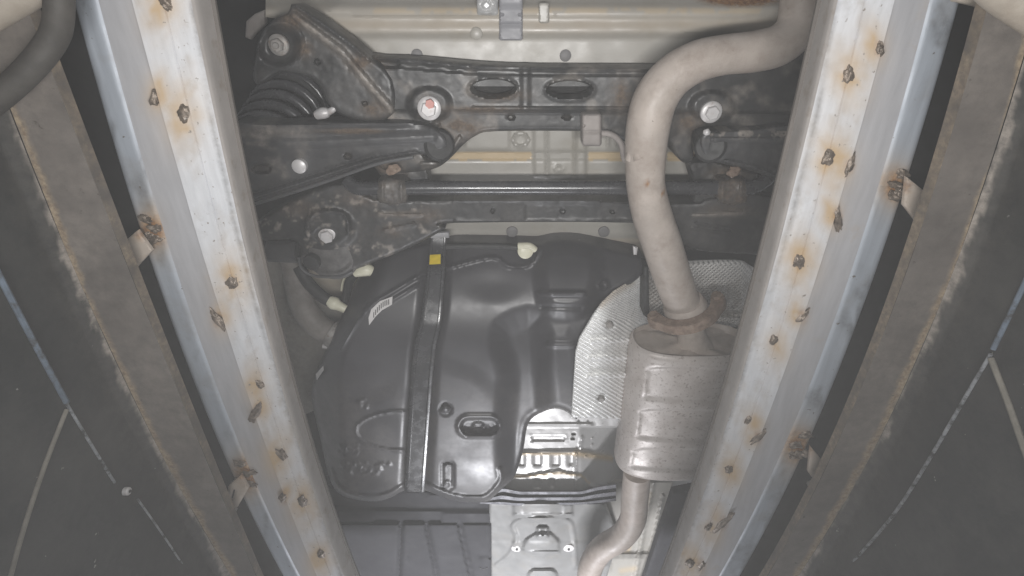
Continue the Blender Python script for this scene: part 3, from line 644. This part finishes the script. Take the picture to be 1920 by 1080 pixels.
# ------------------------------------------------------------------ control arms and spring
arml = thing('control_arm', 'wide black lower control arm with pale plug under the coil spring', 'control arm', PV(640, 280, 1.21), 'lower control arms of the rear axle')
relief('arm_shell', smooth([(425, 240), (520, 233), (700, 227), (790, 232), (832, 252), (838, 276), (812, 289), (770, 291), (700, 308), (600, 341), (500, 376), (430, 392)], 3), 1.205, M['arm'], arml, er=10, eh=.016, step=3.4, skirt=.06,
       feats=[f_ridge([(440, 272), (600, 268), (810, 258)], 12, -.008), f_ridge([(440, 246), (800, 240)], 10, .006), f_ridge([(440, 384), (600, 332), (700, 300), (780, 286)], 6, -.012), f_ridge([(440, 374), (600, 323), (700, 292)], 4, .006), f_poly(rrect(474, 309, 508, 324, 7), .02, 5), f_bump(652, 293, 9, 7, .016), f_step([(425, 290), (850, 290)], .004, 20), f_noise(.004, 50), f_noise(.0008, 8)],
       paint={'rust': spots([(660, 246, 60, 5)], 2), 'dust': lambda x, y: .45*sstep(.48, .7, fbm(x, y, 36))*(1-sstep(520, 640, x)) + lines([([(445, 250), (560, 246)], 10, .4)])(x, y), 'grime_shade': spots([(491, 316, 18, 8), (652, 293, 9, 7)], 4)})  # slot and small hole get their inner shade as dark colour
tube('lower_edge', [PV(440, 393, 1.195), PV(560, 357, 1.195), PV(640, 330, 1.195), PV(710, 306, 1.195), PV(775, 294, 1.198)], .0045, M['arm'], arml, seg=10)
lathe('plug', PV(562, 311, 1.203), DOWN, [(.0165, -.01), (.0165, .006), (.012, .009)], M['bolt'], arml)
lathe('pivot_bushing', PV(822, 272, 1.225), (.4, -.2, -1), [(.036, -.05), (.036, .01), (.03, .016), (.012, .017)], M['rubber'], arml)
armr = thing('control_arm', 'short visible stub of black control arm right of the exhaust pipe', 'control arm', PV(1410, 285, 1.21), 'lower control arms of the rear axle')
relief('arm_shell', smooth([(1318, 250), (1350, 246), (1420, 240), (1530, 240), (1530, 360), (1455, 335), (1400, 318), (1360, 308), (1325, 298), (1312, 272)], 3), 1.205, M['arm'], armr, er=8, eh=.014, step=3.4, skirt=.06, feats=[f_ridge([(1335, 262), (1500, 262)], 7, -.007), f_ridge([(1360, 302), (1410, 312), (1470, 336)], 6, -.010), f_ridge([(1335, 246), (1335, 300)], 4, .006), f_noise(.004, 24), f_noise(.001, 8)],
       paint={'dust': lambda x, y: .9*np.exp(-((y-250)/9)**2)*(fbm(x, y, 12) > .52), 'rust': spots([(1405, 332, 20, 10)])})
lathe('pivot_bushing', PV(1332, 274, 1.222), (-.4, -.2, -1), [(.036, -.05), (.036, .01), (.03, .016), (.012, .017)], M['rubber'], armr)
blob('bolt_head', PV(1325, 248, 1.20), .008, .007, .006, M['bolt'], armr, 5, .2)

spr = thing('coil_spring', 'black coil spring standing above the wide control arm', 'spring', PV(505, 245, 1.24))
a0, a1 = PV(492, 300, 1.262), PV(548, 202, 1.45)
pts = []
for i in range(0, 5*24+1):
    t = i/(5*24); a = 2*math.pi*i/24; c = a0.lerp(a1, t); r = .086 + .002*t
    pts.append(c + Vector((math.cos(a)*r, math.sin(a)*r, 0)))
tube('coil', pts, .0118, M['spring'], spr, seg=12, sm=0)
lathe('spring_seat', a1, DOWN, [(.10, -.03), (.10, .0), (.085, .02), (.03, .025)], M['rubber'], spr)
lathe('bump_stop', a0.lerp(a1, .15), a1-a0, [(.045, 0), (.04, .04), (.045, .06), (.04, .16)], M['dark'], spr)
for i, (x, y, rx, ry) in enumerate(((604, 213, 12, 9), (620, 206, 9, 6))):
    pass
sens = thing('wheel_sensor_connector', 'small dirty white connector beside the coil spring', 'connector', PV(608, 212, 1.24))
tube('housing', [PV(594, 216, 1.24), PV(606, 212, 1.235), PV(616, 211, 1.235)], [.010, .013, .010], M['bolt'], sens, seg=12)
tube('stem', [PV(614, 211, 1.235), PV(622, 207, 1.23), PV(629, 202, 1.23)], [.008, .007, .006], M['bolt'], sens, seg=12)

# ------------------------------------------------------------------ fuel tank
tank = thing('fuel_tank', 'large black plastic fuel tank with embossed ovals between the rails', 'fuel tank', PV(820, 750, 1.2))
TO = smooth([(690, 502), (720, 480), (760, 464), (830, 452), (960, 454), (1008, 456), (1040, 448), (1090, 449), (1150, 466), (1200, 478), (1210, 498), (1196, 522), (1160, 548), (1138, 568), (1122, 592), (1096, 640), (1090, 700), (1084, 778), (1076, 783), (1062, 772), (1040, 766), (1010, 776), (990, 795), (982, 840), (972, 875), (962, 898), (946, 912), (925, 932), (908, 942), (860, 940), (825, 930), (797, 920), (758, 920), (735, 932), (705, 940), (662, 936), (632, 922), (616, 890), (600, 820), (584, 745), (592, 700), (612, 655), (632, 610), (660, 545)], 3)
def tz(x, y):
    z = sint(y, [430, 462, 480, 505, 560, 605, 640, 700, 900, 950], [1.350, 1.335, 1.315, 1.275, 1.225, 1.195, 1.180, 1.172, 1.160, 1.162], 16)
    # left shoulder slopes up and out
    edge_l = sint(y, [500, 560, 620, 700, 760, 900], [735, 705, 668, 640, 645, 655], 20)
    z = z + .085*sstep(0, 75, edge_l - x)
    z = z + .03*sstep(650, 780, x)*(1-sstep(600, 680, y))*0
    return z
valley = smooth([(952, 610), (1008, 600), (1018, 700), (1022, 772), (996, 800), (985, 860), (955, 900), (946, 820), (952, 700), (935, 640)], 3)
relief('tank_shell', TO, 1.17, M['tank'], tank, er=13, eh=.022, step=3.6, skirt=.06, zf=tz, angle=60,
       feats=[f_poly(valley, .034, 56), f_ridge([(823, 440), (808, 600), (796, 660), (777, 930)], 34, .016),
              f_poly(smooth([(1026, 640), (1078, 636), (1082, 790), (1022, 790)], 3), -.008, 30),
              f_poly(smooth([(1015, 480), (1040, 462), (1090, 464), (1120, 485), (1112, 560), (1075, 585), (1030, 580), (1015, 540)], 3), -.03, 40), f_step([(1010, 548), (1110, 548)], 0, 5), f_ridge([(1012, 550), (1095, 551)], 7, -.010), f_ridge([(1015, 575), (1090, 577)], 6, .006), f_ridge([(1028, 647), (1074, 647)], 7, -.006),
              f_ridge(ellipse(1131, 535, 9, 8), 4, -.006, True), 
              f_ridge([(757-90*math.sin(a_), 808-37*math.cos(a_)) for a_ in np.linspace(-.02, 3.16, 40)], 3.2, -.004), f_ridge(rrect(860, 781, 938, 818, 18), 6, -.006, True), f_poly(rrect(864, 785, 934, 815, 15), .012, 7), f_ridge(ellipse(897, 801, 10, 7), 3, -.004, True), f_bump(835, 767, 10, 9, -.008, .6), f_ridge(ellipse(835, 767, 11, 10), 3, .004, True),
              f_ridge(rrect(829, 867, 850, 916, 4), 3, .005, True), f_ridge(ellipse(839, 909, 6, 6), 2.2, -.004, True),
              f_ridge(smooth([(640, 655), (672, 600), (700, 570), (740, 545), (792, 515), (840, 502), (923, 482), (953, 499), (993, 497), (1012, 470)], 3, False), 5, -.007), f_ridge([(700, 590), (740, 560), (790, 530)], 4, -.005),
              f_bump(925, 530, 70, 46, .008, 1),
              f_poly(smooth([(808, 700), (850, 690), (905, 715), (940, 770), (948, 880), (938, 905), (905, 928), (830, 922), (806, 900)], 3), -.006, 40), f_poly(smooth([(640, 770), (700, 745), (760, 745), (765, 905), (735, 918), (680, 924), (642, 905), (630, 850)], 3), -.005, 40),
              lambda x, y: -.0028*((fbm(x*2.3, y*2.3, 14) > .60) & (((x > 634) & (x < 672) & (y > 832) & (y < 858)) | ((x > 632) & (x < 735) & (y > 866) & (y < 892)) | ((x > 668) & (x < 698) & (y > 748) & (y < 766)) | ((x > 912) & (x < 928) & (y > 795) & (y < 806)) | ((x > 834) & (x < 845) & (y > 870) & (y < 902)))),
              f_ridge(smooth([(620, 880), (634, 912), (662, 928), (705, 932), (735, 924), (757, 910)], 4, False), 6, -.007), f_ridge(smooth([(800, 908), (828, 922), (862, 932), (905, 933), (925, 920), (940, 898), (938, 880)], 4, False), 6, -.007), f_noise(.0012, 120)],
       paint={'dust': lambda x, y: .13*sstep(680, 770, y)*sstep(.3, .6, fbm(x, y, 70))})
band('tank_strap', [(808, 441, 838, 441), (797, 540, 832, 540), (788, 604, 828, 602), (777, 645, 818, 645), (771, 700, 812, 700), (758, 926, 796, 926)],
     lambda x, y: sint(y, [430, 462, 480, 505, 560, 605, 618, 640, 700, 900, 950], [1.340, 1.322, 1.302, 1.262, 1.212, 1.178, 1.170, 1.168, 1.162, 1.151, 1.153], 8),
     [(0, .02), (0, -.003), (.05, -.005), (.16, -.005), (.20, .002), (.80, .002), (.84, -.005), (.95, -.005), (1, -.003), (1, .02)], M['strap'], tank, n=160, sig=8)
relief('strap_end', [(806, 438), (842, 436), (842, 446), (808, 448)], 1.325, M['galv_dull'], tank, er=2, eh=.002, step=3, skirt=.01)
relief('yellow_sticker', [(806, 478), (826, 477), (826, 495), (805, 496)], 1.2745, M['yellow'], tank, er=1, eh=0, step=5, skirt=.001, zf=lambda x, y: np.interp(y, [462, 480, 505, 560], [1.322, 1.302, 1.262, 1.215]) - .0085)
def lab_z(d): return lambda x, y: tz(x, y) - d
bl = relief('barcode_label', [(691, 596), (696, 580), (712, 565), (736, 556), (735, 571), (716, 582), (704, 594), (692, 610)], 1.2, M['white'], tank, er=1, eh=0, step=4, skirt=.001, zf=lab_z(.012))
for k in range(9):
    t = k/8; x = 700+28*t; y = 590-24*t-5*math.sin(t*3.1)
    relief('bar', [(x, y-4), (x+1.6, y-5), (x+1.6, y+5), (x, y+6)], 1.2, M['ink'], bl, er=1, eh=0, step=4, skirt=0, zf=lab_z(.014)).location = (0, 0, 0)
relief('small_label', [(592, 702), (606, 686), (607, 694), (594, 713)], 1.2, M['white'], tank, er=1, eh=0, step=4, skirt=.001, zf=lab_z(.010))
tube('vent_line', [PV(836, 462, 1.31), PV(900, 461, 1.31), PV(960, 463, 1.31), PV(975, 466, 1.31)], .009, M['rubber'], tank, seg=12)
pc = lathe('valve_cap', PV(984, 469, 1.30), (.1, -.3, -1), [(.016, -.03), (.016, .0), (.021, .002), (.021, .016), (.016, .02), (.008, .021)], M['pale'], tank)
tube('valve_nozzle', [PV(972, 461, 1.29), PV(992, 461, 1.285), PV(1003, 468, 1.29)], .009, M['pale'], tank, seg=12)
relief('clip', [(1187, 462), (1196, 464), (1194, 478), (1188, 478)], 1.30, M['bolt'], tank, er=2, eh=.002, step=2, skirt=.006)

# filler hose and hoses on the left of the tank
fil = thing('filler_hose', 'thick dusty rubber filler hose entering the tank at its left', 'hose', PV(600, 590, 1.3))
tube('hose', [PV(540, 455, 1.34), PV(556, 520, 1.325), PV(570, 575, 1.31), PV(598, 612, 1.295), PV(634, 632, 1.28)], [.034, .036, .037, .036, .034], mat('dusty_hose_rubber', (.20, .182, .165), .6, 0., var=.25, vs=18, bump=.12, dust=((.26, .24, .22), .45, .8, 22)), fil, seg=20)
lathe('hose_clamp', PV(628, 628, 1.283), PV(640, 635, 1.277)-PV(598, 612, 1.295), [(.039, -.012), (.041, -.01), (.041, .01), (.039, .012)], M['bolt_dull'], fil)
lathe('tank_flange', PV(640, 635, 1.277), PV(640, 635, 1.277)-PV(598, 612, 1.295), [(.034, -.005), (.046, -.003), (.046, .004), (.034, .007)], M['tape'], fil)
lathe('clamp_screw', PV(613, 650, 1.26), (1, .2, 0), [(.007, -.012), (.007, .012)], M['bolt'], fil, seg=8)
h1 = thing('vent_hose', 'thin black hose with pale plastic coupling left of the tank', 'hose', PV(600, 545, 1.28))
tube('hose', [PV(560, 500, 1.30), PV(578, 530, 1.29), PV(604, 556, 1.275), PV(622, 566, 1.27)], .017, M['rubber'], h1, seg=14)
tube('coupling', [PV(616, 563, 1.268), PV(627, 569, 1.266), PV(634, 573, 1.265), PV(648, 580, 1.264)], [.014, .019, .0145, .012], M['pale'], h1, seg=14, sm=2)
h2 = thing('fuel_line', 'thin line with pale plastic connector at the tank upper left corner', 'hose', PV(670, 515, 1.28))
tube('hose', [PV(640, 580, 1.29), PV(650, 550, 1.285), PV(655, 528, 1.28), PV(668, 511, 1.275)], .012, M['rubber'], h2, seg=12)
tube('coupling', [PV(666, 512, 1.272), PV(676, 508, 1.27), PV(688, 506, 1.27), PV(697, 509, 1.272)], [.012, .016, .018, .014], M['pale'], h2, seg=14, sm=2)
for k, dx in enumerate((0, 5, 10)):
    tube('wire', [PV(640+dx, 545, 1.30), PV(643+dx, 528, 1.30), PV(652+dx, 512, 1.295)], .003, M['pale' if k != 1 else 'cable'], h2, seg=8)

# ------------------------------------------------------------------ heat shields
hs = thing('heat_shield', 'bright ribbed aluminium heat shield between the tank and the muffler', 'heat shield', PV(1130, 660, 1.2), 'aluminium heat shields around the muffler')
HO = [(1204, 508), (1182, 527), (1150, 547), (1128, 568), (1112, 590), (1086, 634), (1079, 660), (1075, 720), (1071, 783), (1185, 786), (1225, 700), (1238, 600), (1226, 512)]
relief('shield_sheet', HO, 1.2, M['alu'], hs, er=3, eh=.003, step=1.25, skirt=.004, angle=75,
       zf=lambda x, y: 1.152 + sint(x, [1050, 1138, 1300], [0, 0, .40], 12) + sint(y, [450, 610, 900], [.03, 0, 0], 20),
       feats=[f_ridge([(1112, 641), (1180, 637)], 6, -.013), f_ridge([(1108, 673), (1180, 669)], 6, -.013), f_ridge([(1106, 707), (1180, 702)], 6, -.013), f_bump(1143, 610, 14, 12, .006), f_bump(1127, 747, 12, 11, .006), f_noise(.010, 40), lambda x, y: .0032*np.sin(2*np.pi*(y-.62*x+3*fbm(x, y, 60)-.9*np.maximum(0, 600-y)*(x-1090)/110)/7.6)],
       paint={'tint': lambda x, y: .5*np.exp(-(dist_line(x, y, [(1128, 568), (1150, 549), (1182, 529)])/9)**2)})
for x, y in ((1143, 609), (1127, 747)):
    lathe('screw', PV(x, y, 1.160 if x > 1135 else 1.156), DOWN, [(.010, -.006), (.010, .004), (.007, .008)], M['bolt_dull'], hs, seg=12)
hs2 = thing('heat_shield', 'dimpled aluminium heat shield partly hidden behind the pipe flange', 'heat shield', PV(1350, 540, 1.3), 'aluminium heat shields around the muffler')
relief('shield_sheet', smooth([(1205, 500), (1290, 492), (1380, 490), (1405, 498), (1440, 530), (1440, 600), (1390, 612), (1205, 612)], 3), 1.35, M['alu_dimple'], hs2, er=6, eh=.008, step=4, skirt=.01, feats=[lambda x, y: np.interp(x, [1200, 1290, 1390, 1440], [.0, 0., 0.02, .08]), f_ridge([(1325, 587), (1440, 592)], 7, .03), f_noise(.008, 30)],
       paint={'dust': lambda x, y: .8*sstep(505, 540, y), 'grime_shade': spots([(1373, 576, 3, 3)], 4)})
relief('gap_strip', [(1208, 500), (1216, 500), (1218, 600), (1206, 590)], 1.26, M['rubber'], hs2, er=2, eh=.003, step=3, skirt=.05)  # dark strip, the shaded gap beside the shield put into colour

# ------------------------------------------------------------------ exhaust
ex = thing('exhaust_system', 'dusty beige exhaust pipe and oval muffler with rusty flange', 'exhaust', PV(1250, 500, 1.2))
zp = 1.15
cl = [(1512, -60, 1.20), (1506, 0, 1.19), (1494, 52, 1.18), (1462, 84, 1.17), (1415, 97, 1.16), (1360, 103, 1.155), (1306, 116, 1.15), (1258, 146, 1.15), (1227, 190, 1.15), (1214, 245, 1.15), (1210, 300, 1.15), (1211, 350, 1.15), (1223, 405, 1.152), (1240, 455, 1.157), (1256, 505, 1.165), (1274, 556, 1.18), (1284, 580, 1.19)]
wd = [41, 41, 39, 38, 37, 36, 38, 40, 42, 41, 38, 36, 37, 37, 36, 34, 33]
RP = [wq*mpp(y, z)*.985 for (x, y, z), wq in zip(cl, wd)]
tube('front_pipe', [PV(x, y, z) for x, y, z in cl], RP, M['exhaust'], ex, seg=32, sm=6, paint={'dust': lambda x, y: .3*fbm(x, y, 50), 'rust': spots([(1212, 342, 6, 5), (1243, 360, 4, 4)], 3)})
tube('pipe_bracket', [PV(1183, 300, 1.14), PV(1192, 276, 1.135), PV(1200, 300, 1.12)], .014, M['exhaust'], ex, seg=12)
# muffler: oval tin with its axis along the car
mcx, mcz, mhx, mhz, my0, my1 = .500, 1.222, .168, .092, .868, 1.350
def oval(k, n=64, e=2.6):
    a = 2*math.pi*k/n; c, s_ = math.cos(a), math.sin(a)
    return math.copysign(abs(c)**(2/e), c), math.copysign(abs(s_)**(2/e), s_)
nseg = 96; prof = [(-.0, .90), (.004, .955), (.010, .985), (.018, 1.0), (.024, .992), (.030, 1.0)]
ysm = [(my0+a, b) for a, b in prof] + [(my0+.03+(my1-my0-.06)*k/70, 1.0) for k in range(1, 70)] + [(my1-a, b) for a, b in prof[::-1]]
verts = []; faces = []
for (y, sc) in ysm:
    for k in range(nseg):
        cx_, cz_ = oval(k, nseg)
        verts.append([mcx + cx_*(mhx-(1-sc)*.092), y, mcz + cz_*(mhz-(1-sc)*.092)])
verts = np.array(verts); X, Y = proj(verts)
em = np.zeros(len(verts))
low = verts[:, 2] < mcz - .01
for x0, y0, x1, y1 in ((1217, 691, 1420, 750), (1203, 770, 1410, 824), (1190, 843, 1400, 880)):
    sk = [(x0+(y1-y0)*.08, y0), (x1, y0+8), (x1-4, y1+8), (x0-4, y1)]
    em += f_poly(smooth([(x0+14, y0), (x1, y0+7), (x1-6, y1+6), (x0+8, y1), (x0-4, y1-10), (x0, y0+12)], 2), 1, 6)(X, Y)
verts[:, 2] += np.where(low, .006*em, 0)
for i in range(len(ysm)-1):
    for k in range(nseg):
        k2 = (k+1) % nseg; faces.append((i*nseg+k, (i+1)*nseg+k, (i+1)*nseg+k2, i*nseg+k2))
faces.append(tuple((len(ysm)-1)*nseg+k for k in range(nseg-1, -1, -1)))
muf = mesh_obj('muffler', verts, faces, M['muffler'], ex, angle=45)
# dished end cap facing the camera
verts = []; faces = []; rings = [(.90, .0), (.86, .012), (.80, .016), (.6, .012), (.3, .010), (.05, .010)]
for sc, dy in rings:
    for k in range(nseg):
        cx_, cz_ = oval(k, nseg); verts.append((mcx+cx_*(mhx-(1-sc)*.092 if sc > .7 else mhx*sc*.9), my0+dy+.004*math.sin(cx_*9)*(sc < .85), mcz+cz_*mhz*(sc if sc > .7 else sc)))
for i in range(len(rings)-1):
    for k in range(nseg):
        k2 = (k+1) % nseg; faces.append((i*nseg+k, i*nseg+k2, (i+1)*nseg+k2, (i+1)*nseg+k))
faces.append(tuple((len(rings)-1)*nseg+k for k in range(nseg)))
ec = mesh_obj('end_cap', verts, faces, M['exhaust'], muf, angle=45); ec.location = (0, 0, 0)
nk0, nk1 = PV(1293, 600, 1.21), Vector((PV(1300, 655, 1.215).x, my0+.03, 1.216))
nk = tube('inlet_neck', [nk0, nk0.lerp(nk1, .35), nk0.lerp(nk1, .7), nk1], [.034, .036, .042, .055], M['exhaust'], muf, seg=24); nk.location = (0, 0, 0)
# flange: two-eared plate across the pipe
fl_c = PV(1285, 578, 1.185); fl_n = (nk1-nk0).normalized(); fl_n = (fl_n + (PV(1284, 580, 1.19)-PV(1256, 505, 1.165)).normalized()).normalized()
fx = Vector((1, 0, 0)); fx = (fx - fl_n*fx.dot(fl_n)).normalized(); fz = fl_n.cross(fx)
if fz.z > 0: fz = -fz
out = smooth([(-.088, .030), (-.098, .012), (-.09, -.008), (-.072, -.004), (-.055, .030), (-.02, .052), (.02, .052), (.055, .030), (.072, -.012), (.088, -.018), (.098, .004), (.09, .026), (.074, .042), (.05, .066), (.0, .080), (-.05, .066), (-.072, .044)], 3)
def ring_plate(name, out, th, m, parent):
    n = len(out); verts = []; faces = []
    pr = [(1.0, -th), (1.0, th*.6), (.96, th)]
    cen = out.mean(0)
    for sc, h in pr:
        for p in out:
            q = cen + (p-cen)*sc if sc < 1 else p; verts.append(fl_c + fx*q[0] + fz*q[1] + fl_n*-h)
    for i in range(len(pr)-1):
        for k in range(n): k2 = (k+1) % n; faces.append((i*n+k, i*n+k2, (i+1)*n+k2, (i+1)*n+k))
    bm = bmesh.new(); bv = [bm.verts.new(v) for v in verts]
    for f in faces: bm.faces.new([bv[i] for i in f])
    bm.faces.new(bv[:n]); bm.faces.new(bv[2*n:3*n][::-1])
    bmesh.ops.triangulate(bm, faces=[f for f in bm.faces if len(f.verts) > 4])
    return from_bm(name, bm, m, parent)
fl = ring_plate('flange', out*1.04, .014, M['rusty'], ex)
for sx, sy in ((-.083, .010), (.083, .004)):
    o = lathe('flange_bolt', fl_c + fx*sx + fz*sy, -fl_n, [(.016, .004), (.016, .018), (.013, .021)], M['rusty'], fl, seg=6, angle=20); o.location = (0, 0, 0)
co = lathe('pipe_collar', fl_c - fl_n*.012, fl_n, [(.048, -.014), (.056, 0), (.056, .016), (.04, .03)], M['exhaust'], ex)
tube('outlet_pipe', [PV(1195, 885, 1.20), PV(1190, 935, 1.20), PV(1186, 975, 1.20), PV(1165, 1006, 1.205), PV(1128, 1030, 1.21), PV(1108, 1062, 1.21), PV(1103, 1100, 1.21), PV(1100, 1150, 1.21)], [26*mpp(y, 1.2) for y in (885, 935, 975, 1000, 1030, 1062, 1100, 1150)][0], M['exhaust'], ex, seg=28)

# ------------------------------------------------------------------ things on the pit wall and at the picture's corners
def wall_line(name, label, cat, pl, rad, m, pw, grp=None):
    t = thing(name, label, cat, pw(*pl[len(pl)//2]), grp)
    tube('strand' if cat == 'cable' else 'bead', [pw(x, y) for x, y in pl], rad, m, t, seg=8, sm=3)
wall_line('conduit_pipe', 'blue grey pipe along the black wall at lower left', 'pipe', [(-40, 440), (0, 520), (60, 635), (125, 755)], .004, M['blueedge'], pwl)
wall_line('seam_trim', 'thin pale trim line on the left black wall below the pipe', 'trim', [(125, 757), (170, 832), (215, 905)], .0022, M['line'], pwl)
wall_line('seam_trim', 'faint pale trim line at the bottom of the left black wall', 'trim', [(258, 936), (305, 1002), (356, 1080), (400, 1150)], .0018, M['line'], pwl)
wall_line('loose_cable', 'dusty beige cable hanging down the left black wall', 'cable', [(125, 768), (85, 870), (45, 990), (12, 1110)], .003, M['cable'], pwl)
wall_line('conduit_pipe', 'blue grey pipe along the black wall at the right edge', 'pipe', [(1950, 470), (1915, 545), (1862, 655)], .0035, M['blueedge'], pwr)
wall_line('seam_trim', 'broken pale trim line down the right black wall', 'trim', [(1858, 664), (1810, 745), (1740, 865), (1670, 972), (1575, 1080), (1520, 1140)], .0026, M['line'], pwr)
wall_line('loose_cable', 'dusty beige cable hanging down the right black wall', 'cable', [(1858, 672), (1890, 755), (1920, 840), (1960, 950)], .004, M['cable'], pwr)
sc_ = thing('round_screw', 'small round pale screw on the left black wall', 'screw', pwl(238, 921))
lathe('screw_head', pwl(238, 921), (1, 0, 0), [(.007, -.004), (.007, .003), (.005, .005)], M['bolt'], sc_)
lathe('screw_slot', pwl(238, 921), (1, 0, 0), [(.0028, .004), (.0028, .0065)], M['ink'], sc_, seg=10)
ho = thing('hanging_hose', 'thick dark dusty hose bent across the upper left corner', 'hose', PV(60, 120, .6))
tube('hose', [PV(108, -60, .70), PV(111, 0, .70), PV(104, 62, .70), PV(66, 118, .69), (PV(6, 176, .68)), PV(-60, 225, .67)], .015, mat('brown_dusty_rubber', (.05, .046, .041), .7, 0., var=.3, vs=25, bump=.1, dust=((.07, .063, .055), .5, .8, 20)), ho, seg=18)

M['tan'] = mat('dusty_tan_paint', (.34, .30, .25), .6, 0., var=.2, vs=14, bump=.12, dust=((.24, .20, .16), .48, .8, 18))
ct = thing('cross_tube', 'pale dusty tube end crossing the upper left corner', 'tube', PV(20, 0, .68), 'cross tubes at the upper corners')
tube('tube_wall', [PV(-90, 60, .69), PV(-10, 14, .70), PV(70, -34, .71), PV(110, -58, .71)], .021, M['tan'], ct, seg=18)
ct = thing('cross_tube', 'pale dusty tube end crossing the upper right corner', 'tube', PV(1890, 10, .68), 'cross tubes at the upper corners')
tube('tube_wall', [PV(1835, -64, .71), PV(1880, -20, .70), PV(1935, 18, .69), PV(1990, 50, .68)], .023, M['tan'], ct, seg=18)
cp = thing('end_plate', 'small pale plate closing the dark gap at the upper right', 'plate', PV(1820, 0, .78))
relief('plate_sheet', [(1790, -50), (1852, -50), (1842, 14), (1794, 3)], .79, M['tan'], cp, er=3, eh=.003, step=5, skirt=.012, feats=[f_noise(.003, 20)])

# ------------------------------------------------------------------ added haze volume, lifts the blacks like lens glare
hz = bpy.data.materials.new('glare_haze'); hz.use_nodes = True; nt = hz.node_tree; nt.nodes.clear()
ou = nt.nodes.new('ShaderNodeOutputMaterial'); pv = nt.nodes.new('ShaderNodeVolumePrincipled')
pv.inputs['Color'].default_value = (.95, .95, .95, 1); pv.inputs['Density'].default_value = .045; nt.links.new(pv.outputs[0], ou.inputs['Volume'])
bm = bmesh.new(); bmesh.ops.create_cube(bm, size=1)
for v in bm.verts: v.co = Vector((v.co.x*3.4, v.co.y*5.6+1.4, v.co.z*3.4+.3))
hzo = from_bm('haze', bm, hz, smooth_=False); hzo['kind'] = 'stuff'; hzo['label'] = 'thin added haze standing in for lens glare'; hzo['category'] = 'haze'
